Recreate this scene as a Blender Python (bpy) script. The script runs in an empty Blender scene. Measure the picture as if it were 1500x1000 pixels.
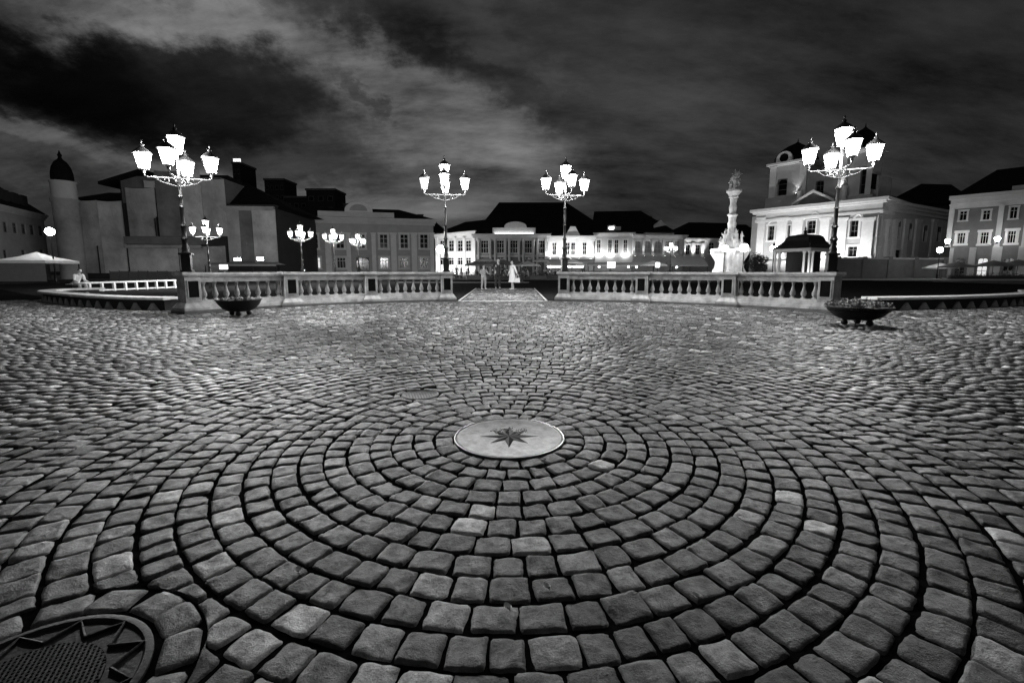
import bpy, bmesh, math, random
import numpy as np
from mathutils import Vector, Matrix
random.seed(7); np.random.seed(7)
S = bpy.context.scene
R = math.radians; PI = math.pi
# ---------------------------------------------------------------- camera
F = 667.0; PIT = R(7.5); CY = 397 + F*math.tan(PIT); CAMH = 1.0
cd = bpy.data.cameras.new('camera'); cam = bpy.data.objects.new('camera', cd)
S.collection.objects.link(cam); S.camera = cam
cam.location = (0, 0, CAMH); cam.rotation_euler = (R(90)-PIT, 0, 0)
cd.sensor_width = 36; cd.lens = 36*F/1500; cd.shift_y = -(500-CY)/1500
cd.clip_start = 0.05; cd.clip_end = 3000
S.view_settings.view_transform = 'Standard'; S.view_settings.look = 'None'
S.view_settings.exposure = 0.0; S.view_settings.gamma = 1.0

def ray(px, py):
    x = (px-750)/F; v = (py-CY)/F
    return Vector((x, math.cos(PIT)-v*math.sin(PIT), -math.sin(PIT)-v*math.cos(PIT)))
def G(px, py, z=0.0):                     # pixel -> point on the level z
    d = ray(px, py); t = (z-CAMH)/d.z
    return Vector((d.x*t, d.y*t, z))
def P(px, py, Y):                         # pixel -> point at the depth Y
    d = ray(px, py); t = Y/d.y
    return Vector((d.x*t, Y, CAMH+d.z*t))

# ---------------------------------------------------------------- night sky
W = bpy.data.worlds.new("World"); S.world = W; W.use_nodes = True
nt = W.node_tree; N = nt.nodes; Lk = nt.links
for n in list(N): N.remove(n)
def nd(tree, t, **kw):
    n = tree.nodes.new(t)
    for k, v in kw.items(): setattr(n, k, v)
    return n
def wmath(op, a, b=None, c=None, clamp=False):
    n = nd(nt, 'ShaderNodeMath', operation=op, use_clamp=clamp)
    for i, s in enumerate((a, b, c)):
        if s is None: continue
        if isinstance(s, (int, float)): n.inputs[i].default_value = s
        else: Lk.new(s, n.inputs[i])
    return n.outputs[0]
def wvec(op, a, b=None):
    n = nd(nt, 'ShaderNodeVectorMath', operation=op)
    for i, s in enumerate((a, b)):
        if s is None: continue
        if isinstance(s, (tuple, list, Vector)): n.inputs[i].default_value = tuple(s)
        else: Lk.new(s, n.inputs[i])
    return n
tc = nd(nt, 'ShaderNodeTexCoord'); sep = nd(nt, 'ShaderNodeSeparateXYZ')
Lk.new(tc.outputs['Generated'], sep.inputs[0])
zc = wmath('MAXIMUM', sep.outputs[2], 0.0)
den = wmath('ADD', zc, 0.40)                      # the cloud layer seen from below
cx_ = wmath('DIVIDE', sep.outputs[0], den); cy_ = wmath('DIVIDE', sep.outputs[1], den)
cmb = nd(nt, 'ShaderNodeCombineXYZ'); Lk.new(cx_, cmb.inputs[0]); Lk.new(cy_, cmb.inputs[1])
def noise(vec, scale, detail=8, rough=.6, w=0.0):
    n = nd(nt, 'ShaderNodeTexNoise', noise_dimensions='4D')
    n.inputs['Scale'].default_value = scale; n.inputs['Detail'].default_value = detail
    n.inputs['Roughness'].default_value = rough; n.inputs['W'].default_value = w
    Lk.new(vec, n.inputs['Vector']); return n
nz = noise(cmb.outputs[0], 2.2, 12, .66, 3.1)
off = wvec('SUBTRACT', nz.outputs['Color'], (.5, .5, .5))
offs = wvec('SCALE', off.outputs[0]); offs.inputs['Scale'].default_value = .85
dis = wvec('ADD', cmb.outputs[0], offs.outputs[0])
def sky_pt(px, py):
    d = ray(px, py).normalized(); return (d.x/(d.z+.40), d.y/(d.z+.40))
def blob(c, a, b, soft=.55):
    cxy = sky_pt(*c); A = sky_pt(*a); B = sky_pt(*b)
    m = np.array([[A[0]-cxy[0], B[0]-cxy[0]], [A[1]-cxy[1], B[1]-cxy[1]]]); inv = np.linalg.inv(m)
    q = wvec('SUBTRACT', dis.outputs[0], (cxy[0], cxy[1], 0)).outputs[0]
    d1 = wvec('DOT_PRODUCT', q, (inv[0, 0], inv[0, 1], 0)).outputs['Value']
    d2 = wvec('DOT_PRODUCT', q, (inv[1, 0], inv[1, 1], 0)).outputs['Value']
    r = wmath('SQRT', wmath('ADD', wmath('MULTIPLY', d1, d1), wmath('MULTIPLY', d2, d2)))
    mr = nd(nt, 'ShaderNodeMapRange', interpolation_type='SMOOTHSTEP')
    Lk.new(r, mr.inputs['Value'])
    mr.inputs['From Min'].default_value = 1-soft; mr.inputs['From Max'].default_value = 1+soft
    mr.inputs['To Min'].default_value = 1; mr.inputs['To Max'].default_value = 0
    return mr.outputs[0]
# broad light of the dusk sky, brighter low in the west (left of centre)
val = 0.024
SKY = [  # centre, axis end a, axis end b, softness, amount
    ((570, 285), (760, 310), (560, 180), .8, .075),
    ((540, 110), (780, 240), (610, 50), .6, .075),
    ((340, 35), (560, 90), (360, 0), .6, .055),
    ((60, 195), (220, 240), (60, 176), .7, .065),
    ((180, 245), (330, 270), (180, 215), .7, .038),
    ((760, 60), (830, 130), (800, 20), .6, .014),
    ((700, 200), (850, 260), (740, 140), .7, .012),
    ((1000, 200), (1350, 230), (1000, 60), .9, .012),
]
for c, a, b, s, amt in SKY:
    val = wmath('ADD', val, wmath('MULTIPLY', blob(c, a, b, s), amt))
DARK = [
    ((255, 125), (530, 180), (265, 45), .38, .84),
    ((60, 90), (260, 150), (60, 10), .5, .62),
    ((420, 225), (620, 262), (430, 190), .6, .62),
    ((590, 30), (700, 90), (620, 5), .5, .5),
    ((720, 110), (830, 165), (750, 80), .5, .42),
    ((540, 130), (570, 165), (550, 118), .5, .45),
    ((1350, 90), (1700, 100), (1350, -80), .9, .30),
]
for c, a, b, s, amt in DARK:
    f = wmath('SUBTRACT', 1.0, wmath('MULTIPLY', blob(c, a, b, s), amt))
    val = wmath('MULTIPLY', val, f)
# drawn-out wisps
mp = nd(nt, 'ShaderNodeMapping'); mp.inputs['Rotation'].default_value = (0, 0, R(58)); mp.inputs['Scale'].default_value = (1.0, 2.6, 1)
Lk.new(cmb.outputs[0], mp.inputs['Vector'])
n2 = noise(mp.outputs[0], 1.9, 12, .64, 8.0)
mr = nd(nt, 'ShaderNodeMapRange'); Lk.new(n2.outputs['Fac'], mr.inputs['Value'])
mr.inputs['From Min'].default_value = .32; mr.inputs['From Max'].default_value = .68
mr.inputs['To Min'].default_value = .25; mr.inputs['To Max'].default_value = 1.9
val = wmath('MULTIPLY', val, mr.outputs[0])
bg = nd(nt, 'ShaderNodeBackground'); wo = nd(nt, 'ShaderNodeOutputWorld')
Lk.new(val, bg.inputs['Color']); bg.inputs['Strength'].default_value = 1.0
Lk.new(bg.outputs[0], wo.inputs[0])

# faint sun added behind the viewer as fill for balustrade and church fronts
sd = bpy.data.lights.new('fill_sun', 'SUN'); sd.energy = 0.085; sd.angle = R(30); sd.color = (1, 1, 1)
so = bpy.data.objects.new('fill_sun', sd); S.collection.objects.link(so); so.rotation_euler = (R(50), 0, R(-14))

# ---------------------------------------------------------------- materials
def mat(name, col, rough=.7, var=.25, scale=6.0, bump=.3, bscale=None, metal=0.0, emit=0.0, spec=.5, attr=None, coords='Object'):
    m = bpy.data.materials.new(name); m.use_nodes = True
    t = m.node_tree; b = t.nodes['Principled BSDF']
    b.inputs['Roughness'].default_value = rough; b.inputs['Metallic'].default_value = metal
    b.inputs['Specular IOR Level'].default_value = spec
    if emit:
        b.inputs['Base Color'].default_value = (col, col, col, 1)
        b.inputs['Emission Color'].default_value = (1, 1, 1, 1); b.inputs['Emission Strength'].default_value = emit
        return m
    tcn = nd(t, 'ShaderNodeTexCoord')
    n = nd(t, 'ShaderNodeTexNoise'); n.inputs['Scale'].default_value = scale; n.inputs['Detail'].default_value = 8; n.inputs['Roughness'].default_value = .65
    t.links.new(tcn.outputs[coords], n.inputs['Vector'])
    r = nd(t, 'ShaderNodeMapRange'); t.links.new(n.outputs['Fac'], r.inputs['Value'])
    r.inputs['From Min'].default_value = .3; r.inputs['From Max'].default_value = .7
    r.inputs['To Min'].default_value = col*(1-var); r.inputs['To Max'].default_value = col*(1+var)
    out = r.outputs[0]
    if attr:
        a = nd(t, 'ShaderNodeAttribute'); a.attribute_name = attr
        mu = nd(t, 'ShaderNodeMath', operation='MULTIPLY'); t.links.new(out, mu.inputs[0]); t.links.new(a.outputs['Fac'], mu.inputs[1]); out = mu.outputs[0]
    t.links.new(out, b.inputs['Base Color'])
    if bump:
        bs = bscale or scale*6
        n3 = nd(t, 'ShaderNodeTexNoise'); n3.inputs['Scale'].default_value = bs; n3.inputs['Detail'].default_value = 6
        t.links.new(tcn.outputs[coords], n3.inputs['Vector'])
        bp = nd(t, 'ShaderNodeBump'); bp.inputs['Strength'].default_value = bump; bp.inputs['Distance'].default_value = .3/bs
        t.links.new(n3.outputs['Fac'], bp.inputs['Height']); t.links.new(bp.outputs[0], b.inputs['Normal'])
    return m
M = {}
M['stone'] = mat('weathered_limestone', .30, .85, .55, 4, .6, 40)
M['stone_rail'] = mat('rail_limestone', .38, .75, .45, 5, .5, 50)
M['footing'] = mat('dark_footing_stone', .10, .8, .4, 5, .5, 40)  # darker stone for the lowest course, also the lawn kerb
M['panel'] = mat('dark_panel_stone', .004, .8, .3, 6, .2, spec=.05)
M['plinth'] = mat('plinth_limestone', .42, .8, .5, 3, .6, 30)
M['iron'] = mat('cast_iron', .02, .4, .3, 20, .25, 60, metal=.6)
M['iron_light'] = mat('painted_iron', .12, .4, .3, 20, .2, 60, metal=.3)
def lantern_glass(name, strength):       # milky panes: part lets the bulb through, part glows
    m = bpy.data.materials.new(name); m.use_nodes = True; t = m.node_tree
    for n in list(t.nodes): t.nodes.remove(n)
    a = t.nodes.new('ShaderNodeBsdfTransparent'); e = t.nodes.new('ShaderNodeEmission'); e.inputs['Strength'].default_value = strength
    mx = t.nodes.new('ShaderNodeMixShader'); mx.inputs[0].default_value = .45; o = t.nodes.new('ShaderNodeOutputMaterial')
    t.links.new(a.outputs[0], mx.inputs[1]); t.links.new(e.outputs[0], mx.inputs[2]); t.links.new(mx.outputs[0], o.inputs[0]); return m
M['glow'] = lantern_glass('lit_lantern_glass', 9); M['glow_far'] = lantern_glass('lit_far_lantern_glass', 9); M['glow_dim'] = lantern_glass('dim_lantern_glass', 1.6)
WATT = {'lit_lantern_glass': 760, 'lit_far_lantern_glass': 1000, 'dim_lantern_glass': 12}
M['lamp_small'] = mat('lit_small_lamp', .9, emit=9)
M['uplight'] = mat('lit_uplight', .9, emit=60)
M['flood'] = mat('lit_flood_glass', .9, emit=160)
M['screen'] = mat('lit_sign_face', .9, emit=1.3)
M['lit_in'] = mat('lit_interior', .6, emit=.7)
M['tile'] = mat('roof_tile', .006, .9, .3, 1.5, .5, 8, spec=.1)
M['glass'] = mat('dark_window_glass', .006, .12, .2, 2, 0, spec=.3)
M['white_pl'] = mat('white_render', .68, .8, .08, 1.0, .1, 12)
M['grey_pl'] = mat('grey_render', .30, .85, .14, .8, .15, 10)
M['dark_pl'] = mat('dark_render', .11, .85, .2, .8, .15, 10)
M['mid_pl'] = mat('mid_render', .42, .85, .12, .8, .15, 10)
M['black_pl'] = mat('unlit_render', .018, .9, .2, .6, .1, 8)
M['tarp'] = mat('building_tarp', .27, .9, .5, .22, .5, 1.2)
M['tarp3'] = mat('lighter_tarp', .36, .9, .4, .3, .5, 1.2)
M['tarp2'] = mat('darker_tarp', .12, .9, .45, .3, .5, 1.5)
M['trim'] = mat('pale_trim', .55, .8, .1, 2, .1, 14)
M['column'] = mat('monument_stone', .62, .75, .25, 3, .5, 14)
M['canvas'] = mat('pale_canvas', .45, .8, .12, 2, .1, 20)
M['canvas2'] = mat('grey_canvas', .16, .85, .12, 2, .1, 20)
M['bright_canvas'] = mat('white_canvas', .8, .8, .05, 2, .05, 20)
M['wood'] = mat('dark_wood', .05, .7, .3, 10, .3)
M['bench_top'] = mat('bench_stone', .50, .6, .2, 8, .4, 40)
M['bench_dark'] = mat('bench_shade_and_block', .012, .8, .2, 8, .3, 40)  # near-black: shade under the bench slabs, also the seat block
M['lawn'] = mat('short_grass', .02, 1, .5, 3, .8, 60, spec=0)
M['lpath'] = mat('path_slabs', .16, .7, .5, 9, .8, 25)
M['square'] = mat('square_slabs', .04, .9, .35, 1.2, .5, 12, spec=.05)
M['joint'] = mat('joint_earth', .007, 1, .5, 30, .8, 120, spec=0)
M['plate'] = mat('bronze_plate', .22, .5, .6, 12, .5, 70, metal=.2)
M['plate_dark'] = mat('star_dark', .004, .8, .3, 30, .2, 120, spec=.05)
M['plate_mid'] = mat('star_mid', .10, .35, .3, 30, .3, 120, metal=.4)
M['cover2'] = mat('worn_cover', .10, .6, .3, 14, .3, 60)
M['star_side'] = mat('star_side', .018, .6, .3, 30, .3, 120, spec=.15)
M['cover'] = mat('cover_iron', .010, .6, .35, 18, .6, 90, metal=.1, spec=.25)
M['skin'] = mat('skin', .42, .55, .08, 20, 0)
M['hair'] = mat('dark_hair', .012, .6, .3, 40, .3)
M['cl_white'] = mat('white_cloth', .82, .8, .05, 12, .2, 40)
M['cl_dark'] = mat('dark_cloth', .018, .8, .2, 12, .2, 40)
M['cl_grey'] = mat('grey_cloth', .32, .8, .1, 12, .2, 40)
M['leaf'] = mat('leaf', .05, .6, .5, 10, 0)
M['petal'] = mat('petal', .55, .6, .25, 10, 0)
M['bark'] = mat('bark', .03, .9, .3, 6, .4)
# setts: one stone material with a tone per stone, slightly polished by feet
def sett_mat():
    m = bpy.data.materials.new('granite_sett'); m.use_nodes = True; t = m.node_tree; b = t.nodes['Principled BSDF']
    tcn = nd(t, 'ShaderNodeTexCoord'); a = nd(t, 'ShaderNodeAttribute'); a.attribute_name = 'tone'
    n = nd(t, 'ShaderNodeTexNoise'); n.inputs['Scale'].default_value = 20; n.inputs['Detail'].default_value = 11; n.inputs['Roughness'].default_value = .7
    n2_ = nd(t, 'ShaderNodeTexNoise'); n2_.inputs['Scale'].default_value = 260; n2_.inputs['Detail'].default_value = 3
    n4 = nd(t, 'ShaderNodeTexNoise'); n4.inputs['Scale'].default_value = 1.1; n4.inputs['Detail'].default_value = 4
    vo = nd(t, 'ShaderNodeTexVoronoi'); vo.inputs['Scale'].default_value = 70
    for q in (n, n2_, n4, vo): t.links.new(tcn.outputs['Object'], q.inputs['Vector'])
    def mr_(src, a0, a1, b0, b1):
        q = nd(t, 'ShaderNodeMapRange'); t.links.new(src, q.inputs['Value'])
        for k, v in zip(('From Min', 'From Max', 'To Min', 'To Max'), (a0, a1, b0, b1)): q.inputs[k].default_value = v
        return q.outputs[0]
    def mul(x, y):
        q = nd(t, 'ShaderNodeMath', operation='MULTIPLY'); t.links.new(x, q.inputs[0])
        if isinstance(y, float): q.inputs[1].default_value = y
        else: t.links.new(y, q.inputs[1])
        return q.outputs[0]
    c = mul(mul(a.outputs['Fac'], mr_(n.outputs['Fac'], .34, .66, .45, 1.5)), mr_(n2_.outputs['Fac'], .25, .75, .75, 1.25))
    c = mul(c, mr_(n4.outputs['Fac'], .3, .7, .72, 1.2))
    c = mul(c, mr_(vo.outputs['Distance'], .05, .22, .55, 1.0))         # small pits
    t.links.new(c, b.inputs['Base Color'])
    t.links.new(mr_(n.outputs['Fac'], .3, .7, .66, .36), b.inputs['Roughness'])
    b.inputs['Specular IOR Level'].default_value = .27
    ad = nd(t, 'ShaderNodeMath', operation='MULTIPLY_ADD'); t.links.new(n2_.outputs['Fac'], ad.inputs[0]); ad.inputs[1].default_value = .18; t.links.new(n.outputs['Fac'], ad.inputs[2])
    bp = nd(t, 'ShaderNodeBump'); bp.inputs['Strength'].default_value = .9; bp.inputs['Distance'].default_value = .016
    t.links.new(ad.outputs[0], bp.inputs['Height']); t.links.new(bp.outputs[0], b.inputs['Normal'])
    return m
M['sett'] = sett_mat()

# ---------------------------------------------------------------- helpers
COL = S.collection
class MB:
    def __init__(s): s.v = []; s.f = []; s.smooth = False
    def add(s, vs, fs):
        o = len(s.v); s.v += [tuple(v) for v in vs]; s.f += [tuple(i+o for i in f) for f in fs]; return s
    def box(s, x0, x1, y0, y1, z0, z1, taper=0.0):
        t = taper
        return s.add([(x0, y0, z0), (x1, y0, z0), (x1, y1, z0), (x0, y1, z0), (x0+t, y0+t, z1), (x1-t, y0+t, z1), (x1-t, y1-t, z1), (x0+t, y1-t, z1)],
                     [(3, 2, 1, 0), (4, 5, 6, 7), (0, 1, 5, 4), (1, 2, 6, 5), (2, 3, 7, 6), (3, 0, 4, 7)])
    def lathe(s, prof, n=12, c=(0, 0, 0), rot=0.0, sx=1, sy=1):
        vs = []; fs = []
        for r, z in prof:
            for k in range(n):
                a = rot+2*PI*k/n; vs.append((c[0]+r*sx*math.cos(a), c[1]+r*sy*math.sin(a), c[2]+z))
        m = len(prof)
        for i in range(m-1):
            for k in range(n):
                fs.append((i*n+k, i*n+(k+1) % n, (i+1)*n+(k+1) % n, (i+1)*n+k))
        fs.append(tuple(range(n-1, -1, -1))); fs.append(tuple((m-1)*n+k for k in range(n)))
        return s.add(vs, fs)
    def tube(s, pts, r, n=6):
        pts = [Vector(p) for p in pts]; rings = []
        rr = r if isinstance(r, (list, tuple)) else [r]*len(pts)
        for i, p in enumerate(pts):
            d = (pts[min(i+1, len(pts)-1)]-pts[max(i-1, 0)]).normalized()
            a = d.orthogonal().normalized() if i == 0 else (rings[-1][1]-d*rings[-1][1].dot(d)).normalized()
            b = d.cross(a); rings.append((p, a, b))
        vs = []
        for (p, a, b), q in zip(rings, rr):
            for k in range(n): vs.append(p+a*q*math.cos(2*PI*k/n)+b*q*math.sin(2*PI*k/n))
        fs = []
        for i in range(len(pts)-1):
            for k in range(n): fs.append((i*n+k, i*n+(k+1) % n, (i+1)*n+(k+1) % n, (i+1)*n+k))
        fs.append(tuple(range(n-1, -1, -1))); fs.append(tuple((len(pts)-1)*n+k for k in range(n)))
        return s.add(vs, fs)
    def prism(s, poly, y0, y1):           # polygon in x,z (counter-clockwise seen from -y), from y0 (front) to y1
        n = len(poly)
        vs = [(x, y0, z) for x, z in poly]+[(x, y1, z) for x, z in poly]
        fs = [tuple(range(n)), tuple(range(2*n-1, n-1, -1))]+[(i, i+n, (i+1) % n+n, (i+1) % n) for i in range(n)]
        return s.add(vs, fs)
    def build(s, name, m, parent=None, bevel=0.0, smooth=False, loc=None, rz=0.0):
        me = bpy.data.meshes.new(name); me.from_pydata([tuple(v) for v in s.v], [], s.f)
        bm = bmesh.new(); bm.from_mesh(me); bmesh.ops.recalc_face_normals(bm, faces=bm.faces)
        if bevel: bmesh.ops.bevel(bm, geom=list(bm.edges), offset=bevel, segments=2, affect='EDGES', clamp_overlap=True)
        bm.to_mesh(me); bm.free()
        if smooth:
            me.polygons.foreach_set('use_smooth', [True]*len(me.polygons))
            try: me.set_sharp_from_angle(angle=R(40))
            except Exception: pass
        me.materials.append(m)
        o = bpy.data.objects.new(name, me); COL.objects.link(o)
        if parent: o.parent = parent
        if loc: o.location = loc
        o.rotation_euler.z = rz
        return o
def tag(o, label=None, cat=None, group=None, kind=None):
    if label: o['label'] = label
    if cat: o['category'] = cat
    if group: o['group'] = group
    if kind: o['kind'] = kind
    return o
def empty(name, loc, rz=0.0, label=None, cat=None, group=None):
    o = bpy.data.objects.new(name, None); COL.objects.link(o); o.location = loc; o.rotation_euler.z = rz
    o.empty_display_size = .2
    return tag(o, label, cat, group)
def copy_tree(o, parent=None):
    c = o.copy(); COL.objects.link(c)
    if parent: c.parent = parent
    for ch in list(o.children): copy_tree(ch, c)
    return c
def structure(o): o['kind'] = 'structure'; return o

# ---------------------------------------------------------------- ground sheets
structure(MB().add([(-900, -60, -.07), (900, -60, -.07), (900, 1500, -.07), (-900, 1500, -.07)], [(0, 1, 2, 3)]).build('ground', M['square']))
PC = Vector((-.017, 2.67)); PR = .335; RP = .119          # middle of the rings, plate radius, ring pitch
BC = Vector((0.08, 6.75)); BR = 8.76                      # the arc of the balustrade
def poly_sheet(name, pts, z, m):
    return structure(MB().add([(x, y, z) for x, y in pts], [tuple(range(len(pts)))]).build(name, m))
def arc_pts(r, a0, a1, n=24):
    return [(BC.x+r*math.sin(R(a0+(a1-a0)*i/n)), BC.y+r*math.cos(R(a0+(a1-a0)*i/n))) for i in range(n+1)]
# bed of the setts
poly_sheet('paving_bed', [(-30, -3), (30, -3), (30, 16.6), (15, 13.5), (11.6, 12.3), (9.3, 11.95), (8.4, 11.6)]+arc_pts(BR+.1, 61, -61)+[(-8.2, 11.5), (-8.8, 12.1), (-11, 12.9), (-15.5, 15.7), (-30, 26.6)], -.009, M['joint'])
poly_sheet('lawn', [(-40, 31.6), (-17, 16.9), (-11, 13.0), (-8.7, 12.1)]+arc_pts(BR+.45, -60, 60)+[(8.6, 11.7), (11.6, 12.4), (15, 13.6), (40, 18.6), (40, 52), (-40, 52)], -.02, M['lawn'])
poly_sheet('central_path', [(-1.75, 15.45), (1.12, 15.45), (1.25, 27), (-2.05, 27)], -.016, M['lpath'])
for a, b in (((-1.82, 15.5), (-2.12, 27)), ((1.19, 15.5), (1.32, 27))):
    structure(MB().add([(a[0]-.03, a[1], 0), (a[0]+.03, a[1], 0), (b[0]+.03, b[1], 0), (b[0]-.03, b[1], 0),
                        (a[0]-.03, a[1], -.06), (a[0]+.03, a[1], -.06), (b[0]+.03, b[1], -.06), (b[0]-.03, b[1], -.06)],
                       [(0, 1, 2, 3), (4, 5, 1, 0), (5, 6, 2, 1), (7, 6, 2, 3), (4, 0, 3, 7)]).build('path_kerb', M['bench_top']))
structure(MB().box(-1.75, 1.12, 15.2, 15.44, -.06, .004).build('path_threshold', M['bench_top'], bevel=.01))
# the paved edge of the square before the houses and its kerbs
structure(MB().box(25, 90, 52, 52.5, -.06, .10).build('far_kerb', M['bench_top']))
poly_sheet('far_pavement', [(-90, 53), (90, 53), (120, 140), (-120, 140)], -.01, M['lpath'])
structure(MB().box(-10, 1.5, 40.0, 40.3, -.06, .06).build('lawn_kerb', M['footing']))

# ---------------------------------------------------------------- the setts, ring by ring
COV3 = Vector((-1.185, .950)); COV3R = .270
COV2 = Vector((-.752, 3.635)); COV2R = .15
def behind(x, y):                         # beyond the paved ring (not set with stones)
    r = math.hypot(x-BC.x, y-BC.y)
    if y > BC.y and abs(x) < 7.8: return r > BR-.05
    if x <= -7.8:
        return y > np.interp(x, [-30, -15.5, -11, -8.6, -8.0, -7.8], [26.6, 15.6, 12.8, 12.0, 11.5, 11.5])
    if x >= 7.8:
        return y > np.interp(x, [7.8, 8.2, 9.3, 11.6, 15, 30], [11.5, 11.6, 11.9, 12.2, 13.4, 16.6])
    return False
def make_setts():
    V = []; Fc = []; T = []; off = 0
    tmpl = {}
    def template(n):
        if n in tmpl: return tmpl[n]
        # n interior samples across, plus a skirt
        t = np.linspace(-1, 1, n); gx, gy = np.meshgrid(t, t, indexing='ij')
        m = n+2
        t2 = np.concatenate([[-1.0], (np.sign(t)*np.abs(t)**.6 if n > 3 else t)*.965, [1.0]]); gx, gy = np.meshgrid(t2, t2, indexing='ij')
        z = np.zeros_like(gx)
        rr = np.maximum(np.abs(gx), np.abs(gy)); e = np.abs(gx*gy)
        z = -.0030*rr**9-.003*(np.abs(gx)**8*np.abs(gy)**8) if n > 2 else np.zeros_like(gx)-.002
        sk = (np.abs(gx) > .999) | (np.abs(gy) > .999)
        z = np.where(sk, -.03, z)
        # rounded corners
        k = 1-.05*(np.abs(gx)**3*np.abs(gy)**3)
        X = gx*k; Y = gy*k
        # inner sheet's outer ring sits lower: a worn edge
        ed = (~sk) & (rr > .95); z = np.where(ed, z-.0015, z)
        idx = np.arange(m*m).reshape(m, m)
        q = np.stack([idx[:-1, :-1], idx[1:, :-1], idx[1:, 1:], idx[:-1, 1:]], -1).reshape(-1, 4)
        tmpl[n] = (X.ravel(), Y.ravel(), z.ravel(), q); return tmpl[n]
    def stone(cx, cy, ang, hw, hl, n, tone):
        nonlocal off
        X, Y, Z, q = template(n)
        jx = np.random.uniform(-.055, .055, 4); jy = np.random.uniform(-.07, .07, 4)
        w = [(1-X)*(1-Y)/4, (1+X)*(1-Y)/4, (1+X)*(1+Y)/4, (1-X)*(1+Y)/4]
        x = X+sum(a*b for a, b in zip(w, jx)); y = Y+sum(a*b for a, b in zip(w, jy))
        z = Z.copy(); tilt = np.random.normal(0, .0022, 2); top = Z > -.028
        z = z+np.where(top, tilt[0]*X+tilt[1]*Y+random.gauss(0, .0013), 0)
        if n >= 5:
            p = np.random.uniform(0, 6.28, 6)
            x = x+.022*np.sin(3.1*Y+p[0])*np.where(np.abs(X) > .5, 1, 0)+.020*np.sin(7*Y+p[3]); y = y+.028*np.sin(2.7*X+p[1])*np.where(np.abs(Y) > .5, 1, 0)+.020*np.sin(8*X+p[4])
            z = z+np.where(top, .0025*np.sin(3*X+p[2])*np.sin(3*Y+p[5])+np.random.normal(0, .0009, len(X))-np.where(np.abs(X)+np.abs(Y) > 1.75, np.random.choice([0, 0, .004, .009], len(X)), 0), 0)
        x = x*hw; y = y*hl; ca, sa = math.cos(ang), math.sin(ang)
        V.append(np.stack([cx+x*ca-y*sa, cy+x*sa+y*ca, z], -1)); Fc.append(q+off); off += len(X)
        T.append(np.full(len(X), tone))
    def tone_():
        u = random.random()
        if u < .05: return random.uniform(.36, .62)
        if u < .15: return random.uniform(.18, .30)
        if u < .40: return random.uniform(.025, .055)
        return random.triangular(.05, .19, .095)
    k = 0
    while True:
        r0 = PR+RP*k; r1 = r0+RP; rm = (r0+r1)/2
        if r0 > 21.5: break
        base = random.choice((.118, .122, .128, .132)) if k > 0 else .115
        n = max(8, round(2*PI*rm/base)); w = np.random.uniform(.80, 1.22, n); w = w/w.sum()*2*PI
        a = random.uniform(0, 6.28); phase = random.uniform(0, 6.28)
        for i in range(n):
            am = a+w[i]/2; a += w[i]
            x = PC.x+rm*math.cos(am); y = PC.y+rm*math.sin(am)
            if y < -.3 or abs(x) > 1.25*y+3.6: continue
            d = math.hypot(x, y)
            if d > 3:
                wob = .008*math.sin(am*9+phase)
            else: wob = .003*math.sin(am*5+phase)
            x += wob*math.cos(am); y += wob*math.sin(am)
            if behind(x, y): continue
            dc = Vector((x, y))-COV3; dl = dc.length-COV3R
            if dl < .094: continue
            if (Vector((x, y))-COV2).length < COV2R+.045: continue
            lod = 9 if d < 2.3 else (6 if d < 4.2 else (3 if d < 7 else 2))
            g = random.uniform(.010, .017)
            stone(x, y, am, (RP-g*.8)/2*random.uniform(.98, 1.03), (w[i]*rm-g*.6)/2, lod, tone_())
            if dl < .20:                 # stones cut to the curve of the cover's course
                v_ = V[-1]; e_ = v_[:, :2]-np.array(COV3[:]); h_ = np.hypot(e_[:, 0], e_[:, 1]); lim = COV3R+.122
                k_ = np.where(h_ < lim, (lim+.02*(h_/lim-1))/h_, 1.0); v_[:, 0] = COV3.x+e_[:, 0]*k_; v_[:, 1] = COV3.y+e_[:, 1]*k_
        k += 1
    for j in range(96):                  # setts of the central path, laid in rows
        x = -2.0+random.uniform(-.06, 0); yy = 15.5+.12*j
        xl = -1.75-.30*j/96; xr = 1.12+.13*j/96
        while x < xr:
            w_ = random.uniform(.10, .15)
            if x > xl and x+w_ < xr: stone(x+w_/2, yy+.06+random.uniform(-.006, .006), PI/2, .053, w_/2-.006, 2, tone_()*1.5)
            x += w_
    # one course of stones round the drain cover
    n = 15
    for i in range(n):
        am = 2*PI*(i+random.uniform(-.12, .12))/n; rm = COV3R+.062
        stone(COV3.x+rm*math.cos(am), COV3.y+rm*math.sin(am), am, .048, rm*PI/n-.006, 6, random.uniform(.12, .22))
    for i in range(9):
        am = 2*PI*(i+random.uniform(-.2, .2))/9; rm = COV2R+.035
        stone(COV2.x+rm*math.cos(am), COV2.y+rm*math.sin(am), am, .022, rm*PI/9-.006, 5, random.uniform(.12, .22))
    V = np.concatenate(V); Fq = np.concatenate(Fc); T = np.concatenate(T)
    me = bpy.data.meshes.new('cobblestone_paving')
    me.vertices.add(len(V)); me.vertices.foreach_set('co', V.ravel())
    me.loops.add(Fq.size); me.loops.foreach_set('vertex_index', Fq.ravel().astype(np.int32))
    me.polygons.add(len(Fq)); me.polygons.foreach_set('loop_start', np.arange(0, Fq.size, 4, dtype=np.int32))
    me.update(calc_edges=True); me.validate()
    me.polygons.foreach_set('use_smooth', np.ones(len(me.polygons), dtype=bool))
    at = me.attributes.new('tone', 'FLOAT', 'POINT'); at.data.foreach_set('value', T.astype(np.float32))
    me.materials.append(M['sett'])
    o = bpy.data.objects.new('cobblestone_paving', me); COL.objects.link(o); structure(o)
make_setts()

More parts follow.
